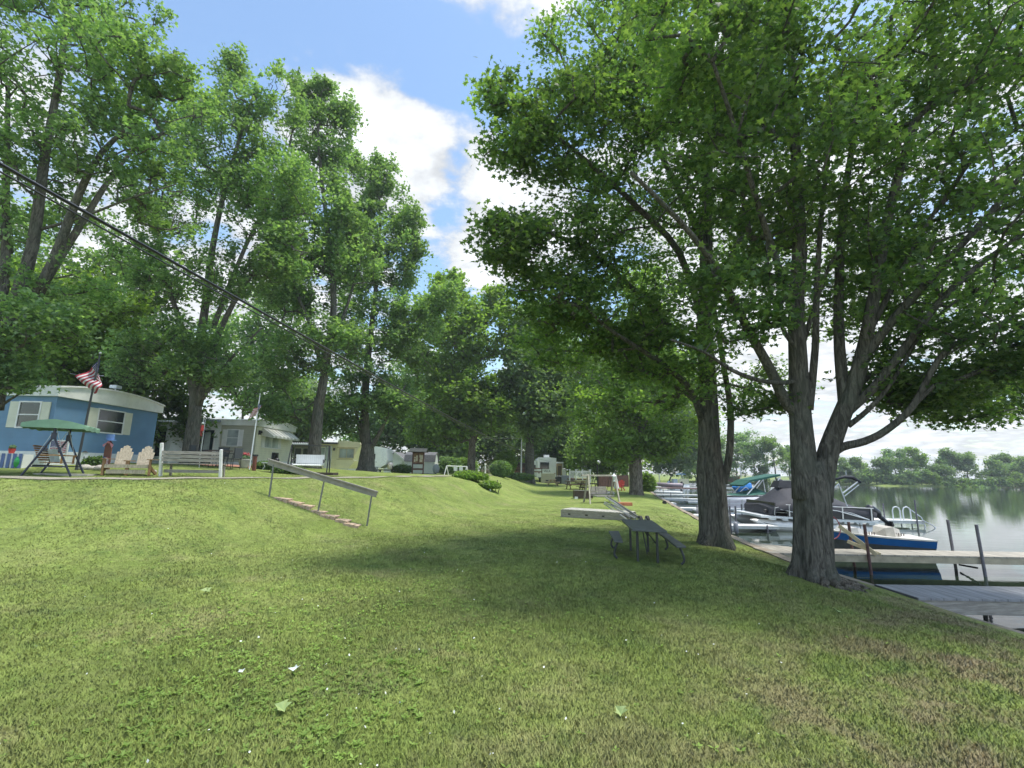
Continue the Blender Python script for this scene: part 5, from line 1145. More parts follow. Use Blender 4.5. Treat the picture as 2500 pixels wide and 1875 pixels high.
    pchair(563, 20.2, math.radians(-100), 'dark patio chair at the right side of the patio table'); pchair(478, 20.6, math.radians(95), 'dark patio chair at the left side of the patio table, near the tree trunk'); pchair(535, 21.6, 0.2, 'dark patio chair behind the patio table, facing the lake')
    q = G(594, 21.6); t = thing('flower_planter', 'grey bowl planter with red flowers on the brick patio', 'planter', q); part('bowl', MB().tube([(0, 0, 0), (0, 0, .08), (0, 0, .36), (0, 0, .4)], [.16, .18, .27, .28], 16), CONC, t, True)
    part('plant', MB().ball((0, 0, .46), .22, .22, .12, 12, 6, 0, .2), mk('sprig_green', (.05, .1, .03), .8), t); m = MB()
    for k in range(14): a = k*2.4; m.ball((.16*math.cos(a)*((k % 3)/2), .16*math.sin(a)*((k % 3)/2), .56+.03*(k % 4)), .045, n=6, m=4)
    part('flowers', m, mk('flower_red', (.45, .08, .08), .7), t)
    q = G(618, 20.6); t = thing('bird_post', 'short reddish wooden post with a dark cap beside the planter', 'post', q); t.name = 'garden_post'; part('shaft', MB().box(-.06, -.06, 0, .06, .06, .6), mk('post_red', (.17, .055, .035), .8), t); part('cap', MB().box(-.08, -.08, .6, .08, .08, .68), BLACK, t)
    q = G(494, 19.6); t = thing('windsock', 'red and white hanging windsock in front of the white addition', 'windsock', (0, 0, 0)); q = P(494, 1045, 19.6); t.location = q; gz = H(q.x, q.y)-q.z
    part('tube', MB().tube([(0, 0, .12), (0, 0, -.12)], [.05, .06], 10), RED, t); part('tails', MB().box(-.05, -.005, -.32, -.03, .005, -.12).box(0, -.005, -.34, .02, .005, -.12), RED, t); part('cap', MB().ball((0, 0, .2), .05), WHITE, t); part('hanger', MB().tube([(0, .0, .2), (0, .0, .35), (.0, .12, .36), (.0, .12, gz)], .009, 5), WHITEM, t)
    bush('garden_plants', 'row of grey-green plants along the beige house bed', G(655, 22.2), .9, .35, .42, 'blue', 1800, .09, 32, 'plants'); bush('garden_plants', 'low dark plants under the upper end of the stair handrail', G(705, 20.5), .8, .35, .35, 'dark', 1600, .09, 33, 'plants')
    solo('flower_bed', MB().box(-2.2, -.3, -.06, 2.2, .45, .05), mk('mulch', (.06, .045, .035), .95, .3, 12, .6, 40), 'strip of dark mulch under the plants by the beige house', 'flower bed', G(690, 20.8), .04)
    q = G(655, 21.9); t = thing('white_garden_bench', 'low white curved-leg garden stool among the plants', 'stool', q); t.name = 'garden_stool'; part('top', MB().box(-.3, -.12, .3, .3, .12, .34), WHITE, t)
    for s in (-1, 1): part('leg', MB().tube([(s*.26, 0, .3), (s*.2, 0, .15), (s*.3, 0, 0)], .025, 6), WHITE, t)
    # glider swing with black frame
    q = G(752, 22.5); t = thing('glider_swing', 'black-framed garden glider with white slatted cushions in front of the yellow trailer', 'swing', q, math.radians(14))
    for s in (-1, 1):
        part('frame_side', MB().tube([(s*.85, -.5, 0), (s*.85, -.34, .5), (s*.82, -.05, 1.25), (s*.82, .1, 1.3), (s*.85, .35, .6), (s*.85, .5, 0)], .028, 8), BLACK, t)
        part('armrest', MB().tube([(s*.66, -.42, .62), (s*.68, -.5, .48), (s*.66, .3, .66)], .022, 6), BLACK, t)
    part('top_bar', MB().tube([(-.82, 0, 1.28), (.82, 0, 1.28)], .026, 8), BLACK, t)
    part('seat', MB().box(-.62, -.42, .36, .62, .12, .42).prism([(-.42, .40), (-.46, .36), (-.42, .32)], -.62, .62, 'x'), mk('slat_white', (.68, .69, .68), .7, .05, lines=(0, .09, .35)), t)
    part('backrest', MB().bar((-.62, .2, .64), (.62, .2, .64), .06, .42), mk('slat_white', (.68, .69, .68), .7), t)
    for s in (-1, 1): part('hanger', MB().cyl((s*.68, 0, 1.28), (s*.66, 0, .5), .012, 5), BLACK, t)
    t = thing('grey_bollard', 'small round post-top ornament on the beige house bed', 'ornament', G(672, 21.2)); t.name = 'garden_globe'; part('globe', MB().ball((0, 0, .5), .1, n=12, m=8), BLACK, t, True); part('stem', MB().cyl((0, 0, 0), (0, 0, .42), .02), BLACK, t)
terrace_things()

def notice_board():
    D = 38; q = G(1004, D); w = P(1035, 1130, D).x-q.x
    t = thing('notice_board', 'brown framed notice board with pinned papers and a small shingled roof', 'notice board', q)
    BR = mk('board_brown', (.075, .03, .022), .7, .2)
    for x in (0, w-.09): part('post', MB().box(x, 0, -.05, x+.09, .1, 1.75), BR, t)
    part('panel', MB().box(.09, .05, .82, w-.09, .08, 1.7), mk('cork_brown', (.20, .12, .07), .9, .25, 10), t)
    part('frame', MB().box(.09, -.02, .76, w-.09, .045, .84).box(.09, -.02, 1.62, w-.09, .045, 1.72).box(w/2-.025, -.02, .84, w/2+.025, .045, 1.62).box(.09, -.01, .32, w-.09, .07, .46), BR, t)
    m = MB()
    for x, z, a, b in ((.14, .95, .12, .2), (.30, 1.0, .16, .45), (.16, 1.22, .1, .12), (.58, .95, .2, .2), (.62, 1.18, .24, .3), (.82, .92, .14, .28), (.56, 1.3, .1, .2)):
        m.box(x, .035, z, x+a, .048, z+b)
    part('papers', m, mk('paper', (.52, .46, .38), .9, .12), t)
    r = MB().bar((w/2, -.35, 1.72), (w/2, .05, 2.0), w+.42, .05).bar((w/2, .45, 1.72), (w/2, .04, 2.0), w+.42, .05)
    part('roof', r, mk('dark_shingle', (.055, .06, .055), .9, .25, 9, .5), t)
notice_board()

def ground_at(px, py):
    d = ray(px, py); t = 3.0
    for _ in range(400):
        q = Vector((0, 0, E))+d*t
        if q.z < H(q.x, q.y): break
        t += .06
    return Vector((q.x, q.y, H(q.x, q.y)))
def stairs():
    # gutter-like metal handrail on three pipes, brick steps behind it
    a, m, b = ground_at(657, 1212), ground_at(775, 1252), ground_at(895, 1284)
    ta, tb = P(655, 1128, a.y), P(920, 1208, b.y)
    t = thing('stair_handrail', 'sloping wooden handrail on three thin pipe posts beside the brick steps', 'handrail', a)
    A, B = ta-a, tb-a
    part('rail', MB().bar(A+Vector((0, 0, 0)), B, .05, .15).bar(A+Vector((0, -.03, .085)), B+Vector((0.03, -.03, .085)), .13, .03), mk('rail_grey', (.27, .25, .21), .8, .2, 4, .3, 20, dirt=(.18, .16, .12)), t)
    for g_, (px, py) in ((a, (668, 1134)), (m, (792, 1171)), (b, (908, 1206))):
        tp = P(px, py, g_.y); part('post', MB().cyl(g_-a-Vector((0, 0, .1)), tp-a, .024, 10), mk('pipe_grey', (.16, .16, .15), .5, .2), t)
    s = []; n = 7; xs = [(675, 1213), (705, 1222), (730, 1231), (765, 1244), (790, 1256), (822, 1267), (845, 1276)]
    for i, (px, py) in enumerate(xs):
        g_ = ground_at(px+16, py+6); w = .36 if i % 2 else .42
        mb = MB(); r = random.Random(i)
        for k in range(3): mb.box(-w/2+k*w/3+.006, -.20+r.uniform(-.02, .02), -.11, -w/2+(k+1)*w/3-.006, .22+r.uniform(-.03, .03), r.uniform(-.012, .012))
        solo('brick_step', mb, mk('step_brick', (.47, .34, .24), .9, .3, 9, .5, 40, dirt=(.27, .25, .15)), f"worn brick step beside the handrail, {['first', 'second', 'third', 'fourth', 'fifth', 'sixth', 'seventh'][i]} from the top", 'step', (g_.x, g_.y, g_.z+.03), r.uniform(-.1, .1), 'brick steps in the bank').rotation_euler[1] = .16
stairs()

def picnic():
    # table drawn from measured corners at z of the ground
    g0 = G(1575, 10.6); GT = mk('table_charcoal', (.085, .095, .085), .6, .15, 5, .15, 30); PW = mk('picnic_steel', (.035, .04, .038), .5)
    t = thing('picnic_table', 'charcoal picnic table with steel legs and a bench on each side on the lawn', 'picnic table', g0, 0)
    zt = .64; g = g0.z
    def at(px, py, z):   # point on the plane z above the ground
        d = ray(px, py); k = (g+z-E)/d.z; return Vector((d.x*k, d.y*k, g+z))-g0
    tl, tr, br, bl_ = at(1517, 1267, zt), at(1592, 1270, zt), at(1629, 1296, zt), at(1543, 1291, zt)
    up = Vector((0, 0, 1))
    def slab(c, th):
        mb = MB(); v = [p-up*th for p in c]+list(c); mb.add(v, [(3, 2, 1, 0), (4, 5, 6, 7), (0, 1, 5, 4), (1, 2, 6, 5), (2, 3, 7, 6), (3, 0, 4, 7)]); return mb
    part('tabletop', slab([bl_, br, tr, tl], .045), GT, t, bevel=.01)
    ax = ((tl-bl_)+(tr-br)).normalized(); side = ((br-bl_)+(tr-tl)).normalized(); ct = (tl+tr+bl_+br)/4; Ln = ((tl-bl_).length+(tr-br).length)/2; Wd = ((br-bl_).length+(tr-tl).length)/2
    s1 = [at(1500, 1320, .37), at(1521, 1321, .37), at(1511, 1296, .37), at(1486, 1296, .37)]
    s2 = [at(1652, 1333, .37), at(1675, 1333, .37), at(1627, 1299, .37), at(1606, 1299, .37)]
    part('bench_seat', slab(s1, .04), GT, t, bevel=.01); part('bench_seat', slab(s2, .04), GT, t, bevel=.01)
    for e in (-.32, .32):
        for s in (-.28, .28):
            p = ct+ax*Ln*e+side*Wd*s; part('leg', MB().tube([p-up*.05, Vector((p.x, p.y, -.02))], .026, 8), PW, t)
        part('brace', MB().tube([ct+ax*Ln*e-up*.30+side*Wd*.26, ct+ax*Ln*e*.2-up*.05], .012, 6), PW, t)
    part('brace', MB().tube([ct-ax*Ln*.3-up*.5, ct+ax*Ln*.05-up*.06], .012, 6), PW, t)
    for c, sg in ((s1, -1), (s2, 1)):
        for e0, e1 in ((c[0], c[1]), (c[3], c[2])):
            m_ = (e0+e1)/2; inn = side*(-sg); top = m_-up*.04+(ax*(.18 if e0 is c[0] else -.18))
            fl = Vector((top.x, top.y, 0))
            pts = smooth_path([top, fl+up*.20-inn*.055, fl+up*.08-inn*.075, fl+up*.012-inn*.02])
            part('bench_leg', MB().tube(pts, .023, 8), PW, t)
    0 and part('support_bar', MB().tube([ct+ax*Ln*.32-up*.36+side*(-.5), ct+ax*Ln*.32-up*.36+side*.5], .018, 6).tube([ct-ax*Ln*.32-up*.36-side*.5, ct-ax*Ln*.32-up*.36+side*.5], .018, 6), PW, t)
picnic()

def lawn_mid():
    # stored dock section lying on the lawn
    a = G(1372, 18.9); b = G(1535, 17.6); an = math.atan2(b.y-a.y, b.x-a.x); L_ = (b-a).length
    t = thing('dock_section', 'spare wooden dock section with pale slats lying on the lawn behind the picnic table', 'dock section', a, an)
    part('side_board', MB().box(0, 0, 0, L_, .05, .12).box(0, .004, .125, L_, .05, .27).box(0, .9, 0, L_, .95, .27), GREYW, t); m = MB(); n = 22
    for i in range(n): m.box(L_*i/n, -.02, .275, L_*(i+1)/n-.03, .97, .30)
    part('deck_slats', m, mk('pale_deck', (.46, .44, .38), .8, .2, 6), t)
    m = MB()
    for x in (.25, .95, 1.6): m.box(x, -.01, .1, x+.1, -.002, .15)
    part('bracket_slot', m, BLACK, t); part('end_board', MB().box(-.05, 0, 0, -.002, .95, .27), GREYW, t)
    # bundle of metal pipes leaning over it
    r = random.Random(3)
    spec = [((1478, 1214), (1571, 1270), 0), ((1484, 1212), (1558, 1262), 1), ((1476, 1226), (1552, 1266), 0), ((1492, 1230), (1540, 1265), 1), ((1475, 1230), (1530, 1268), 0), ((1500, 1232), (1563, 1268), 0)]
    for i, (p, q, k) in enumerate(spec):
        A = P(*p, 20.2+.1*i); B = P(*q, 16.3+.12*i); B.z = max(B.z, H(B.x, B.y)+.06)
        solo('dock_pipe', MB().cyl(A, B, .032, 10), ALU if k == 0 else mk('pipe_dark', (.12, .12, .12), .5), f"{['bright', 'dark'][k]} metal dock pipe in the leaning bundle, {['uppermost', 'second', 'third', 'fourth', 'lowest left', 'right inner'][i]}", 'pipe', group='dock pipes leaning in a bundle')
    t = thing('float_wheels', 'pair of dark rubber wheels at the lower end of the pipe bundle', 'wheels', G(1571, 16.2)); wheel(t, (-.1, 0, .17), .17, .1, 'x'); wheel(t, (.16, .1, .17), .17, .1, 'x'); part('axle', MB().cyl((-.16, .05, .17), (.22, .05, .17), .02), BLACK, t)
    t = thing('orange_pallet', 'orange-red wooden crate lying on the grass right of the swing', 'crate', G(1522, 25.5)); m = MB()
    for i in range(3): m.box(-.42, -.2+i*.16, .12, .42, -.1+i*.16, .15)
    part('slats', m, mk('orange_wood', (.46, .17, .09), .8, .2), t); part('frame', MB().box(-.42, -.22, 0, .42, -.18, .12).box(-.42, .2, 0, .42, .24, .12), mk('orange_wood', (.46, .17, .09), .8), t); t.name = 'orange_crate'
    # wooden A-frame swing
    a = G(1450, 27.2); b = G(1507, 28.2); an = math.atan2(b.y-a.y, b.x-a.x); L_ = (b-a).length+.35; c = a
    t = thing('wooden_swing', 'weathered wooden A-frame garden swing with a slatted bench on the lower lawn', 'swing', a+Vector((-.3, 0, 0)), an)
    PWd = mk('swing_wood', (.37, .34, .26), .8, .2, 5); ht = 1.50
    part('crossbeam', MB().bar((-.5, 0, ht), (L_, 0, ht+.02), .08, .09), PWd, t)
    for x in (0, L_-.15):
        for s in (-1, 1): part('leg', MB().bar((x, s*.02, ht+.05), (x+(.25*s if x else .35*s-.12), s*.65, -.03), .075, .09), PWd if s < 0 else GREYW, t)
    m = MB()
    for i in range(5): m.bar((.35, .25+.03*i, .48+.09*i), (L_-.45, .25+.03*i, .48+.09*i), .02, .08)
    part('backrest', m, GREYW, t); m = MB()
    for i in range(5): m.box(.35, -.25+i*.1, .38, L_-.45, -.17+i*.1, .40)
    m.box(.35, -.29, .34, L_-.45, -.26, .41); part('seat', m, GREYW, t)
    for x in (.4, L_-.5): part('hanger', MB().cyl((x, 0, ht), (x, -.2, .5), .012, 5).cyl((x, 0, ht), (x, .3, .5), .012, 5), BLACK, t); part('armrest', MB().box(x-.04, -.28, .60, x+.04, .3, .63), PWd, t)
    t = thing('garden_lantern', 'white carriage lantern standing on top of the wooden swing frame', 'lantern', (0, 0, 0)); q = P(1499, 1166, 28); t.location = q
    part('body', MB().tube([(0, 0, -.16), (0, 0, .08)], [.05, .12], 6), GLL, t); part('cap', MB().tube([(0, 0, .08), (0, 0, .2), (0, 0, .26)], [.15, .04, .015], 6), WHITEM, t); part('base', MB().tube([(0, 0, -.22), (0, 0, -.16)], [.07, .05], 6), WHITEM, t)
    # dark planter crate left of the swing and picnic tables behind
    t = thing('planter_trough', 'dark weathered timber trough left of the wooden swing', 'planter', G(1424, 31)); part('box', MB().box(-.55, 0, .05, .62, .8, .5), DARKW, t); part('rim', MB().box(-.58, -.04, .5, .65, .02, .56), GREYW, t); part('foot', MB().box(-.55, -.05, 0, -.35, .1, .14), WHITE, t)
    PM = None
    def ptab(px, D, rz, lab, mat, sc=1.0):
        p = thing('picnic_table', lab, 'picnic table', G(px, D), rz); p.scale = (sc,)*3
        part('tabletop', MB().box(-.9, -.38, .70, .9, .38, .75), mat, p)
        for s in (-1, 1): part('bench_seat', MB().box(-.9, s*.72-.13, .42, .9, s*.72+.13, .46), mat, p)
        for x in (-.65, .65): part('leg', MB().bar((x, -.15, .72), (x, -.65, 0), .05, .1).bar((x, .15, .72), (x, .65, 0), .05, .1).bar((x, -.8, .40), (x, .8, .40), .05, .09), mat, p)
    ptab(1438, 40, .1, 'dark weathered picnic table in front of the white deck', DARKW); ptab(1349, 50, 1.4, 'tan A-leg picnic table behind the camper', TANW, .85)
    ptab(1405, 44, .2, 'brown picnic table with cluttered top left of the dark one, below the white deck', mk('brown_table', (.13, .09, .06), .8))
    for i, (px, py, s, mt) in enumerate(((1478, 1193, .22, CONC), (1488, 1196, .14, CONC), (1495, 1198, .15, CONC))):
        g_ = G(px, 38); solo('pale_boulder', MB().ball((0, 0, s*.5), s*1.4, s, s, 10, 7, 0, .08), mk('pale_rock', (.6, .55, .46), .9), ['largest pale boulder behind the wooden swing bench', 'middle pale boulder behind the wooden swing', 'rightmost small pale boulder behind the wooden swing'][i], 'boulder', g_, i, smooth=True)
    t = thing('adirondack_chair', 'small red Adirondack chair standing at the brown fence', 'chair', G(1513, 43), -.6); m = MB()
    for k in range(5): m.bar(((k-2)*.1, .2, .25), ((k-2)*.12, .5, .92-.03*(k-2)**2), .09, .02)
    part('backrest', m, RED, t); part('seat', MB().box(-.26, -.3, .28, .26, .2, .32), RED, t)
    for s in (-1, 1): part('armrest', MB().box(s*.3-.06, -.35, .5, s*.3+.06, .3, .53), RED, t); part('leg', MB().box(s*.3-.03, -.33, 0, s*.3+.03, -.25, .5).bar((s*.28, .1, .25), (s*.28, .5, 0), .04, .1), RED, t)
    t = thing('closed_umbrella', 'closed white patio umbrella standing by the red chair', 'umbrella', G(1505, 42)); part('canopy', MB().tube([(0, 0, .25), (0, 0, .5), (0, 0, 1.35)], [.26, .2, .03], 10), WHITE, t); part('pole', MB().cyl((0, 0, 0), (0, 0, 1.45), .02), ALU, t)
    # bushes
    bush('flower_bush', 'spreading leafy shrub with pale green clumps on the bank', G(1150, 28.4), 1.0, 1.0, .52, 'yellow', 6000, .13, 41, lumps=8); bush('flower_bush', 'lower trailing end of the spreading shrub, on the bank toward the water', G(1188, 27.2), .75, .8, .42, 'yellow', 3500, .12, 42, lumps=5)
    t = thing('garden_stakes', 'three dark stakes stuck beside the spreading shrub', 'stakes', G(1213, 27.5)); 
    for dx, ln in ((-.1, .7), (.08, .55)): part('stake', MB().cyl((dx, 0, 0), (dx+.12, 0, ln), .02, 6), BLACK, t)
    t['label'] = 'two dark leaning stakes beside the spreading shrub'
    t = thing('solar_light', 'small dark garden light in front of the spreading shrub', 'light', G(1197, 27)); part('post', MB().cyl((0, 0, 0), (0, 0, .2), .04), WHITE, t); part('lamp', MB().tube([(0, 0, .2), (0, 0, .35)], [.1, .05], 8), BLACK, t)
    bush('round_bush', 'dense green ball-shaped bush on the lawn', G(1222, 43), 1.0, .95, 1.45, 'blue', 8000, .15, 43, lumps=1); bush('light_bush', 'bright green rounded bush behind the dense ball bush', G(1243, 49), 1.7, 1.4, 2.5, 'yellow', 6000, .2, 44, lumps=3)
    bush('hedge', 'low grey-green hedge between the ball bush and the ash trunk', G(1262, 47.5), 1.6, .7, .7, 'blue', 5000, .17, 45, lumps=7); bush('bush', 'rounded bush with pale tips between the shed and the white frame', G(1090, 60), 2.2, 1.2, 2.0, 'blue', 4000, .22, 46)
    bush('bush', 'rounded bush directly behind the white garden frame', G(1120, 60), 2.3, 1.2, 1.9, 'yellow', 4000, .22, 47); bush('bush', 'low bush at the right corner of the white garage', G(977, 50), 1.3, .8, .95, 'dark', 2500, .16, 48)
    bush('bush', 'bush at the right foot of the third shoreline trunk', G(1584, 45), 1.1, .9, 1.7, 'yellow', 3500, .18, 49)
    # overhead cables
    for nm, p0, p1, r_, lab in (('power_cable', (-60, 366, 4.6), (1330, 1118, 58), .024, 'thick black overhead cable crossing the left trees down to the far trees'), ('power_cable', (-60, 386, 4.6), (1345, 1128, 58), .012, 'thinner lower overhead cable running just under the thick black one')):
        A, B = P(*p0), P(*p1); pts = []
        for i in range(41): u = i/40; q = A.lerp(B, u); q.z -= 1.0*math.sin(PI*u)*.55; pts.append(q)
        solo(nm, MB().tube(pts, r_*1.0, 6), BLACK, lab, 'cable')
    A, B = P(930, 1066, 60), P(1330, 1070, 64); solo('power_cable', MB().tube([A, (A+B)/2-Vector((0, 0, .15)), B], .009, 5), mk('cable_grey', (.16, .17, .16), .6), 'thin grey wire strung level behind the notice board', 'cable')
lawn_mid()
# ------------------------------------------------------------ docks and boats
PLANK = mk('dock_plank', (.35, .32, .265), .8, .25, 3, .3, 25, stretch=(3, .6, 1), lines=(0, .30, .55), dirt=(.20, .17, .135)); PLANKG = mk('dock_plank_grey', (.25, .25, .26), .8, .25, 3, .3, 25, stretch=(3, .6, 1), lines=(0, .2, .6), dirt=(.15, .15, .16))
PLW = mk('dock_pale', (.62, .62, .60), .7, .12, 3, .2, 25, lines=(0, .3, .12)); RUST = mk('rusty_steel', (.11, .055, .05), .7, .3, 10, .3); STEEL = mk('dull_steel', (.16, .15, .17), .6, .25, 10, .2)
def dock(lab, x0, x1, y, w, z, top, posts, pm=STEEL, ph=1.1, th=.14, skew=0, side=None, name='dock'):
    """dock running out from the shore at x0 to x1; y is the near edge"""
    t = thing(name, lab, 'dock', (x0, y, 0), skew); L_ = x1-x0
    part('deck', MB().box(0, 0, z-.035, L_, w, z), top, t)
    part('frame', MB().box(0, .01, z-.04-th, L_, .07, z-.038).box(0, w-.07, z-.04-th, L_, w-.01, z-.038), side or GREYW, t)
    for (px_, yo, h) in posts: part('post', MB().cyl((px_, yo, -1.3), (px_, yo, h), .032 if name == 'dock' else .03, 8), pm, t)
    return t
def docks():
    # nearest two: measured posts
    d = dock('nearest wooden dock with grey planks at the right edge of the photo', 6.38, 14, 7.87, .9, .455, PLANKG, [(1.9, .94, .42), (4.2, -.04, .2), (4.2, .94, .5)], th=.20)
    y2 = 12.0; x0 = 6.6; b = thing('dock', 'second nearest wooden dock with tan planks and tall leaning rusty posts', 'dock', (x0, y2, 0), 0)
    part('deck', MB().box(-.3, 0, .415, 11, .85, .45), PLANK, b); part('frame', MB().box(-.3, .01, .27, 11, .07, .412).box(-.3, 0.78, .27, 11, .84, .412), mk('frame_tan', (.42, .36, .26), .8, .25, 4), b)
    for px, D, z1, m in ((2069, 12.9, 1.12, RUST), (2107, 11.95, 1.16, RUST), (2312, 12.9, 1.22, STEEL), (2380, 11.95, 1.2, STEEL), (2503, 11.95, .5, STEEL)):
        X = P(px+3, 1280, D).x-x0; part('post', MB().tube([(X+.07, D-y2, -1.2), (X, D-y2, z1)], .034, 8), m, b)
    part('cross_brace', MB().bar((P(2368, 1370, 12.2).x-x0, .03, .18), (P(2405, 1380, 12.2).x-x0, .9, .1), .03, .04), BLACK, b)
    # shoreward plank walk
    s = thing('dock_ramp', 'weathered board ramp leading from the seawall onto the tan dock', 'ramp', (6.45, 12.9, 0), 0)
    part('deck', MB().add([(0, 0, .43), (.95, -.9, .46), (.95, 0.05, .46), (.15, 1.5, .40), (-.05, 1.4, .40)], [(0, 1, 2, 3, 4)]).add([(0, 0, .36), (.95, -.9, .38), (.95, .05, .38), (.15, 1.5, .33), (-.05, 1.4, .33)], [(4, 3, 2, 1, 0)]), PLANK, s)
    part('edge_board', MB().bar((-.02, 1.4, .36), (-.02, .0, .36), .05, .12), GREYW, s)
    # ladder dock behind the pontoon
    t = dock('pale dock with a swim ladder at its end behind the black-covered boat', 12.4, 19.7, 23.3, 1.0, .28, PLW, [(3, -.04, .9), (6.9, -.04, 1.25), (6.2, 1.04, 1.0)], side=PLW, th=.1)
    m = MB()
    for x in (6.05, 6.55): m.tube([(x, .3, .28), (x, .3, .72), (x+.06, .3, .86), (x+.2, .3, .9), (x+.32, .3, .84), (x+.36, .3, .7), (x+.36, .3, -.1)], .028, 8)
    part('ladder_rail', m, WHITEM, t); m = MB()
    for z in (.1, -.08): m.box(6.9, .25, z, 7.2, .35, z+.03)
    part('ladder_step', m, ALU, t); part('end_rail', MB().tube([(7.2, 0, .3), (7.4, -.3, .1), (7.55, -.6, -.3)], .022, 6).tube([(7.2, .9, .9), (7.5, .4, .4), (7.55, .2, -.3)], .022, 6), ALU, t)
    # the long rows beyond, each nearest-to-farthest
    rows = [(23.9, 8.6, 12.2, .9, 'white dock just beyond the middle maple trunk, nearest of the pale row'), (28.7, 9.6, 17.5, .9, 'pale dock second in the row beyond the middle maple'), (35.6, 13.0, 21, .8, 'short detached pale dock lying beyond the second pale dock'),
            (38.8, 11.6, 24.5, 1.2, 'long pale dock third in the row, starting at the third shoreline trunk'), (46.6, 13.3, 27, 1.1, 'long pale dock fourth in the row, under the raised brown boat platform'), (71.7, 19.2, 36, 1.2, 'far white dock beside the long pink speedboat'), (96, 25, 44, 1.2, 'farthest pale dock before the wooded shore')]
    for i, (y, x0, x1, w, lab) in enumerate(rows):
        L_ = x1-x0; n = max(2, int(L_/3)); t = dock(lab, x0, x1, y, w, .30, PLW, [(L_*(k+.5)/n, (-.04 if k % 2 else w+.04), .75+.25*((k*7+i) % 3)/2) for k in range(n)], side=PLW, th=.1 if i != 0 else .14)
    t = thing('boat_platform', 'raised brown boat platform on white legs over the far docks', 'platform', (15.3, 57, 0)); L_ = 7.6
    part('deck', MB().box(0, 0, .50, L_, 1.6, .60), mk('platform_brown', (.20, .12, .10), .8, .2), t)
    for x in (1.9, 2.3, 5.0, 5.4, 6.6): part('post', MB().box(x, -.05, -.9, x+.16, .08, .5), WHITE, t)
    part('side_panel', MB().box(2.5, -.03, .05, 5.0, .0, .34), WHITE, t)
    q = G(1608, 30); t = thing('mooring_bumper', 'dark rubber bumper at the corner of a small shore step', 'bumper', (9.55, 30.2, 0)); part('tyre', MB().tube([(0, -.07, .5), (0, .07, .5)], .12, 14), BLACK, t); part('post', MB().cyl((0, 0, -.5), (0, 0, .5), .06), DARKW, t)
    solo('shore_step', MB().box(0, 0, .1, 1.4, .8, .42), WHITE, 'small white step at the seawall beyond the second pale dock', 'step', (9.3, 31.4, 0))
    # two cleat posts & hanging bumper near the pontoon bow
    for i, px in enumerate((1782, 1796)):
        X = P(px, 1250, 19.5).x; solo('mooring_post', MB().cyl((0, 0, -1.2), (0, 0, 1.05), .035, 8), STEEL, ['left of two dark mooring posts between the big trunks', 'right of two dark mooring posts between the big trunks, with a hanging fender'][i], 'post', (X, 19.5, 0))
    X = P(1797, 1270, 19.3).x; t = thing('boat_fender', 'grey hanging boat fender between the two big trunks', 'fender', (X, 19.35, .25)); part('body', MB().tube([(0, 0, -.25), (0, 0, -.18), (0, 0, .15), (0, 0, .22)], [.02, .09, .09, .02], 10), mk('fender_grey', (.25, .25, .28), .5), t, True); part('rope', MB().cyl((0, 0, .2), (0, .05, .55), .008, 5), BLACK, t)
    # pale low dock left of pontoon bow, beyond
    dock('lilac-grey low dock between the two big trunks', 8.2, 10.9, 19.9, .8, .26, PLW, [(.6, -.03, .3), (2.2, -.03, .3)], side=PLW, th=.08)
    # brace and hoop behind the rightmost trunk
    X = P(2030, 1300, 12.9).x; t = thing('plank_stand', 'pale timber props leaning on the dock beside the rightmost trunk', 'stand', (X, 12.1, .45)); part('prop', MB().bar((-.12, .3, .62), (.42, -.15, 0), .04, .09), mk('pine', (.55, .47, .3), .8), t); part('prop', MB().bar((.05, .3, .25), (.55, -.1, 0), .04, .08), mk('pine', (.55, .47, .3), .8), t)
    c = P(2026, 1287, 12.9); pts = [(c.x+.27*math.cos(a)*1.0, 12.9+.03*math.sin(a), c.z+.30*math.sin(a)) for a in [2*PI*k/28 for k in range(29)]]
    solo('red_hoop', MB().tube(pts, .013, 6, cap=False), mk('hoop_red', (.28, .06, .07), .5), 'thin dark red hoop standing on the dock beside the rightmost trunk', 'hoop')
docks()

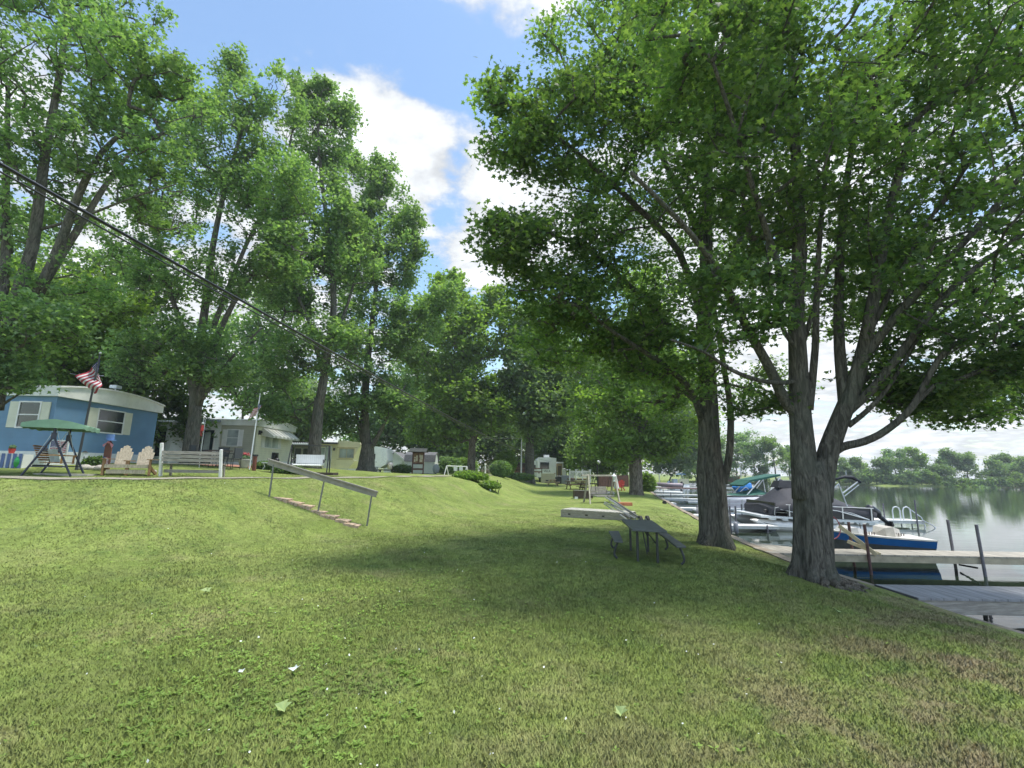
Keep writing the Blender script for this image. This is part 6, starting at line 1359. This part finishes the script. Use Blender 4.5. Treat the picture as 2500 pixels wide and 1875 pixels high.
def pontoon():
    a = P(1841, 1293, 20.4); ang = math.radians(-19); L_ = 6.0
    t = thing('pontoon_boat', 'pontoon boat under a tight black cover with its outboard motor tilted up', 'boat', (10.35, 20.9, .06), math.radians(-2), None, 0, math.radians(1.8)); t.scale = (.84, .9, .86)
    W = 2.4; PT = mk('pontoon_alu', (.62, .60, .57), .35, .08, 2, .02, metallic=.25)
    for y in (0, W):
        secs = []; n = 16
        for x, r, zc in ((-.15, .02, .42), (.15, .14, .32), (.55, .25, .22), (1.0, .31, .17), (L_-.25, .31, .17), (L_, .22, .2)):
            secs.append([(x, y+.0+r*math.cos(2*PI*k/n)*(1 if x > .6 else .8), zc+r*math.sin(2*PI*k/n)) for k in range(n)])
        part('pontoon', MB().loft(secs), PT, t, False)
    part('dark_nose_panel', MB().add([(-.12, -.02, .45), (1.05, -.325, .2), (.95, -.30, -.05), (.4, -.2, .0)], [(0, 1, 2, 3)]), mk('nose_dark', (.10, .10, .11), .4), t)  # dark hull panel on the near bow tip
    part('deck', MB().box(.25, -.32, .56, L_-.05, W+.32, .66), WHITEM, t)
    for k in range(9): x = .7+k*.6; part('bracket', MB().box(x, -.30, .47, x+.28, -.1, .557), WHITEM, t)
    # fence panels and rails
    part('side_panel', MB().box(1.55, -.30, .68, L_-.25, -.26, 1.24).box(1.55, W+.26, .68, L_-.25, W+.30, 1.24).box(.95, -.26, .68, 1.0, W+.26, 1.3), mk('panel_black', (.02, .021, .026), .35), t)
    m = MB(); m.tube([(.9, -.30, .72), (.95, -.31, 1.05), (1.5, -.31, 1.22), (L_-.25, -.31, 1.26)], .02, 6)
    for x in (1.6, 2.9, 4.2, 5.6): m.box(x, -.34, .68, x+.06, -.305, 1.25)
    part('rail', m, ALU, t)
    m = MB()
    for k in range(2):
        pts = [(3.2+.0*k, -.32, 1.18-.05*k), (4.0, -.32, 1.12-.06*k), (4.7, -.32, .98-.08*k), (5.5, -.32, .72-.0*k)]; m.tube(pts, .018+.012*k, 6)
    m.tube([(1.2, -.32, 1.0), (2.0, -.32, .86), (2.8, -.32, .74)], .02, 6); part('swoosh_trim', m, WHITEM, t)
    # black cover: stations along the boat (x, ridge z, edge z, half width)
    cy = W/2; secs = []
    for x, zr, ze, hw in ((.82, 1.12, 1.02, 1.45), (1.0, 1.25, 1.16, 1.52), (1.35, 1.62, 1.20, 1.54), (1.7, 1.95, 1.24, 1.54), (1.95, 2.16, 1.24, 1.54), (2.6, 2.20, 1.22, 1.54), (3.4, 2.10, 1.20, 1.54), (4.2, 1.86, 1.20, 1.54), (5.0, 1.55, 1.16, 1.52), (5.7, 1.28, 1.12, 1.5), (5.95, 1.16, 1.06, 1.45)):
        row = []
        for k in range(9):
            u = -1+k/4; z = ze+(zr-ze)*(1-abs(u)**1.25)-(.02*math.sin(x*7+u*4)); row.append((x, cy+hw*u, z))
        secs.append([(x, cy-hw, ze-.26)]+row+[(x, cy+hw, ze-.26)])
    part('cover', MB().loft(secs, close=False, caps=False), mk('cover_black', (.034, .034, .042), .75, .15, 3, .5, 6), t, True)
    part('cover_end', MB().add([(.82, cy-1.45, .68), (.82, cy+1.45, .68)]+secs[0][1:-1][::-1], [tuple(range(11))]), mk('cover_black', (.034, .034, .042), .75), t)
    part('vent_peak', MB().loft([[(1.75, cy-.4, 2.02), (1.75, cy+.4, 2.02), (1.9, cy+.3, 2.38), (1.9, cy-.3, 2.38)], [(2.6, cy-.4, 2.05), (2.6, cy+.4, 2.05), (2.5, cy+.3, 2.40), (2.5, cy-.3, 2.40)]]), mk('cover_black', (.034, .034, .042), .75), t)
    # bimini frame folded over the stern half
    for y in (-.22, W+.22):
        m = MB(); m.tube([(4.55, y, 1.3), (4.35, y, 1.95), (4.2, y, 2.38)], .028, 6); m.bar((4.35, y, 1.9), (5.15, y, 2.50), .04, .05); m.bar((4.45, y, 1.78), (5.2, y, 2.36), .03, .03); m.bar((4.2, y, 2.36), (3.65, y, 1.85), .03, .05); m.bar((4.1, y, 2.45), (3.5, y, 2.05), .03, .04); part('bimini_frame', m, WHITEM, t)
    part('bimini_top', MB().tube([(4.0, -.2, 2.52), (4.0, cy, 2.66), (4.0, W+.2, 2.52)], [.09, .11, .09], 8).tube([(4.0, -.22, 2.55), (4.6, -.1, 2.72), (5.0, -.1, 2.70), (5.35, -.15, 2.48)], [.05, .08, .09, .06], 8), mk('bimini_black', (.02, .022, .03), .7), t, True)
    part('antenna', MB().cyl((4.75, 0, 2.7), (4.77, 0, 3.05), .015, 6), WHITEM, t)
    # outboard, tilted
    mo = part('motor', MB().tube([(5.9, cy-.9, 1.32), (6.05, cy-.9, 1.22), (6.35, cy-.9, 1.0), (6.45, cy-.9, .9)], [.12, .20, .22, .15], 12).tube([(6.38, cy-.9, .95), (6.8, cy-.9, .62), (7.0, cy-.9, .50)], [.12, .09, .07], 10), mk('motor_black', (.018, .02, .026), .3), t, True)
    part('propeller', MB().box(6.92, cy-1.1, .36, 6.97, cy-.7, .66).bar((6.75, cy-.9, .42), (7.15, cy-.9, .5), .05, .14), BLACK, mo)
    part('bow_roller', MB().ball((.72, .2, .85), .1, n=8, m=6), BLACK, t)
pontoon()

def pedal_boat():
    a = P(2030, 1310, 15.6); t = thing('blue_boat', 'small blue boat with a cream moulded deck moored behind the tan dock', 'boat', (a.x-.30, 15.1, .1), math.radians(-12)); t.scale = (.72, .95, 1)
    BL = mk('hull_blue', (.01, .12, .38), .3, .12, 2, .03); CR = mk('cream_gel', (.62, .58, .52), .45, .06, 3)
    L_ = 3.35; W = 1.35; secs = []
    for i in range(13):
        s = i/12; w = W/2*(1-(1-min(1, s/.4))**2)**.6 if s < .4 else W/2; w = max(w, .06); zb = -.12+.22*(1-s)**2; zt = .47-.04*s+.08*(1-s)**2
        zm = zt-.21; secs.append([(L_*s, -w, zt), (L_*s, -w*.88, zm), (L_*s, -w*.5, zb-.1), (L_*s, w*.5, zb-.1), (L_*s, w*.88, zm), (L_*s, w, zt)])
    part('hull', MB().loft([[q[0], q[1], q[4], q[5]] for q in secs]), BL, t, False); part('hull_bottom', MB().loft([[(q[1][0], q[1][1]*.99, q[1][2]-.002), q[2], q[3], (q[4][0], q[4][1]*.99, q[4][2]-.002)] for q in secs]), mk('hull_underside', (.10, .10, .095), .7, .3, 3), t, False)  # dark grey underside; tone also chosen to darken its reflection in the water
    part('gunwale', MB().loft([[(s[0][0], s[0][1]-.03, s[0][2]-.01), (s[0][0], s[0][1]-.03, s[0][2]+.03), (s[0][0], s[5][1]+.03, s[5][2]+.03), (s[0][0], s[5][1]+.03, s[5][2]-.01)] for s in secs]), CR, t)
    hump = lambda x0, x1, h, w: MB().loft([[(x, -w*k, .48), (x, -w*k*.8, .48+h*k), (x, w*k*.8, .48+h*k), (x, w*k, .48)] for x, k in ((x0, .3), (x0+(x1-x0)*.2, .85), (x0+(x1-x0)*.5, 1), (x0+(x1-x0)*.8, .75), (x1, .2))])
    part('foredeck', hump(.15, 1.35, .22, .52), mk('shell_grey', (.45, .44, .42), .5), t); part('seat_back', hump(1.6, 2.5, .28, .5), mk('shell_tan', (.5, .46, .4), .5), t)
    m = MB()
    for x0 in (.95, 2.0):
        for k in range(5): m.box(x0+k*.09, -.44, .52, x0+k*.09+.035, -.425, .60)
    part('vent_slots', m, mk('slot_dark', (.2, .17, .15), .7), t); part('lever', MB().cyl((1.0, -.2, .5), (.97, -.2, .82), .015, 6), BLACK, t)
pedal_boat()

def far_boats():
    # green covered speedboat
    GN = mk('cover_green', (.02, .10, .075), .8, .15, 3, .4, 8); a = P(1745, 1215, 31); t = thing('green_covered_boat', 'white speedboat under a sagging dark green cover and raised green bimini', 'boat', (a.x-.6, 31, .15), math.radians(4))
    hullmesh(t, 6.2, 2.0, .75, mk('hull_white', (.70, .66, .68), .35, .05), z=0, bow=1); o = t.children[0]; o.rotation_euler = (0, 0, PI); o.location = (6.2, 0, 0)
    secs = [[(x, y, .85+h*(1-abs(y)**1.5*.8)) for y in (-1.0, -.5, 0, .5, 1.0)] for x, h in ((.0, .45), (.8, .15), (1.6, .05), (2.4, .18), (3.3, .5), (4.0, .2))]
    part('cover', MB().loft(secs, False, False), GN, t, True)
    part('bimini_top', MB().bar((2.6, 0, 1.75), (4.6, 0, 2.15), 1.6, .12).bar((2.6, 0, 1.75), (2.1, 0, 1.45), 1.6, .1), GN, t); m = MB()
    for y in (-.8, .8): m.bar((2.3, y, .9), (3.2, y, 1.8), .05, .05).bar((3.6, y, .9), (4.6, y, 2.05), .05, .05).bar((4.4, y, 2.0), (4.5, y, .9), .04, .04)
    part('bimini_frame', m, WHITEM, t); part('motor', MB().tube([(4.9, 0, 1.9), (5.1, 0, 1.7), (5.3, 0, 1.3)], [.14, .2, .12], 8), BLACK, t, True)
    a = P(1804, 1190, 33); t = thing('blue_tarp_boat', 'bright blue tarp bundle on a dock beside the green bimini', 'tarp', (P(1812, 1185, 44).x, 44, .4)); t.name = 'blue_tarp'; part('tarp', MB().ball((0, 0, .75), .9, .6, .6, 8, 6, 0, .15), mk('tarp_blue', (.03, .2, .55), .6), t); part('strap', MB().tube([(-.5, -.62, .4), (0, -.66, .8), (.5, -.62, .4)], .02, 5), WHITE, t)
    # white pontoon side between trunks
    a = P(1745, 1235, 26.5); t = thing('white_pontoon_boat', 'white pontoon boat seen side-on between the two big trunks', 'boat', (a.x, 26.5, 0), -.03)
    L_ = P(1838, 1230, 26.5).x-a.x
    for y in (0, 1.9): part('pontoon', MB().tube([(-.6, y, .25), (-.2, y, .16), (.2, y, .12), (L_, y, .12), (L_+.1, y, .15)], [.02, .2, .26, .26, .15], 12), mk('pontoon_alu', (.6, .6, .6), .35), t, True)
    part('deck', MB().box(-.2, -.25, .40, L_, 2.1, .50), WHITEM, t); part('side_panel', MB().box(0, -.22, .52, L_-.05, -.19, .92), mk('panel_lilac', (.60, .56, .60), .5), t); part('rail', MB().box(0, -.24, .94, L_, -.18, .99).box(0, -.235, .72, L_, -.225, .76), WHITEM, t)
    m = MB(); [m.box(x, -.25, .5, x+.05, -.17, .98) for x in (0.0, L_*.33, L_*.66, L_-.05)]; part('stanchion', m, ALU, t)
    # long pinkish speedboat
    a = P(1600, 1190, 66); t = thing('speedboat', 'long low pinkish-grey speedboat with a black outboard at the far docks', 'boat', (a.x, 66, .1), .0); L_ = P(1662, 1190, 66).x-a.x
    hullmesh(t, L_, 2.0, .62, mk('hull_pink', (.50, .40, .42), .3, .06), z=.25, sheer=.1); part('chine_band', MB().box(L_*.15, -1.02, .38, L_*.97, -.97, .46), mk('band_maroon', (.16, .09, .10), .4), t)
    part('motor', MB().tube([(L_+.1, 0, 1.1), (L_+.25, 0, .8), (L_+.2, 0, .3)], [.15, .22, .12], 8), BLACK, t, True); part('windscreen', MB().add([(L_*.5, -.5, .88), (L_*.5, .5, .88), (L_*.56, .45, 1.15), (L_*.56, -.45, 1.15)], [(0, 1, 2, 3)]), GLASS, t)
    a = P(1643, 1185, 78); t = thing('small_pontoon_boat', 'small pontoon boat with cream seats and a raised blue top at the far docks', 'boat', (a.x, 78, 0)); L_ = P(1682, 1185, 78).x-a.x
    for y in (0, 1.6): part('pontoon', MB().tube([(-.3, y, .3), (.2, y, .2), (L_, y, .2)], [.04, .28, .28], 10), WHITEM, t, True)
    part('deck', MB().box(0, -.2, .5, L_, 1.8, .62), WHITEM, t); part('cream_panel', MB().box(L_*.35, -.18, .64, L_*.98, -.1, 1.45), mk('panel_cream', (.62, .58, .38), .6), t); part('front_seat', MB().box(0.05, -.1, .62, L_*.3, .8, 1.4), mk('seat_blue_grey', (.38, .45, .48), .6), t)
    part('bimini_top', MB().prism([(L_*.4, 2.1), (L_*.55, 2.3), (L_*.75, 2.3), (L_*.88, 2.1)], 0, 1.6, 'y'), mk('top_blue', (.12, .22, .32), .7), t); m = MB(); [m.cyl((L_*x, 0, 1.4), (L_*y_, 0, 2.12), .03, 5) for x, y_ in ((.5, .6), (.7, .6))]; part('bimini_frame', m, ALU, t)
    a = P(1575, 1205, 52); t = thing('low_skiff', 'low white skiff moored between the far docks', 'boat', (a.x, 52.5, 0)); hullmesh(t, 4.0, 1.3, .38, WHITE, z=.0); part('thwart', MB().box(1.4, -.5, .36, 1.7, .5, .42), GREYW, t); part('motor', MB().tube([(4.05, 0, .7), (4.1, 0, .4), (4.1, 0, 0)], [.1, .14, .08], 8), BLACK, t, True); t.name = 'skiff'
    # far shore bits
    t = thing('shore_fence', 'yellow-white post-and-rail fence along the far shore', 'fence', (P(1895, 1185, 118).x-1.0, 118, 0)); L_ = 11
    part('rail', MB().box(0, 0, 1.0, L_, .12, 1.2), mk('fence_cream', (.62, .6, .42), .7), t)
    for k in range(7): part('post', MB().box(L_*k/6-.08, -.02, -.5, L_*k/6+.08, .14, 1.2), mk('fence_cream', (.62, .6, .42), .7), t)
    t = thing('red_shed', 'low orange-red shed on the far shore', 'shed', (P(1795, 1185, 126).x, 129.5, .4)); part('wall', MB().box(-3, 0, 0, 3, 3, 1.3), mk('shed_red', (.36, .15, .09), .8), t); part('roof', MB().bar((-3.3, 1.5, 1.4), (3.3, 1.5, 1.4), 3.6, .2), TANW, t)
    for px, lab in ((1610, 'white flagpole with a pale flag on the far side of the docks'), (1810, 'slim white pole rising on the far shore behind the green cover')):
        q = P(px, 1180, 100 if px == 1610 else 127); t = thing('shore_pole', lab, 'pole', (q.x, q.y, .2)); part('shaft', MB().cyl((0, 0, -1.5), (0, 0, 3.8), .09), WHITE, t); part('pennant' if px == 1610 else 'lamp_head', MB().box(-.05, 0, 2.2, -.7, .03, 3.4) if px == 1610 else MB().box(-.9, 0, 3.6, 0, .2, 3.75), WHITE, t)
far_boats()
# ------------------------------------------------------------ the summer haze over the lake
def haze():
    m = bpy.data.materials.new('haze_air'); m.use_nodes = True; N = m.node_tree.nodes; N.clear(); out = N.new('ShaderNodeOutputMaterial'); v = N.new('ShaderNodeVolumePrincipled')
    v.inputs['Color'].default_value = (.86, .93, 1, 1); v.inputs['Density'].default_value = .0006; v.inputs['Anisotropy'].default_value = .2
    m.node_tree.links.new(v.outputs[0], out.inputs['Volume'])
    tag(part('haze', MB().box(-720, -75, -3, 800, 950, 26), m), None, None, kind='stuff')
haze()
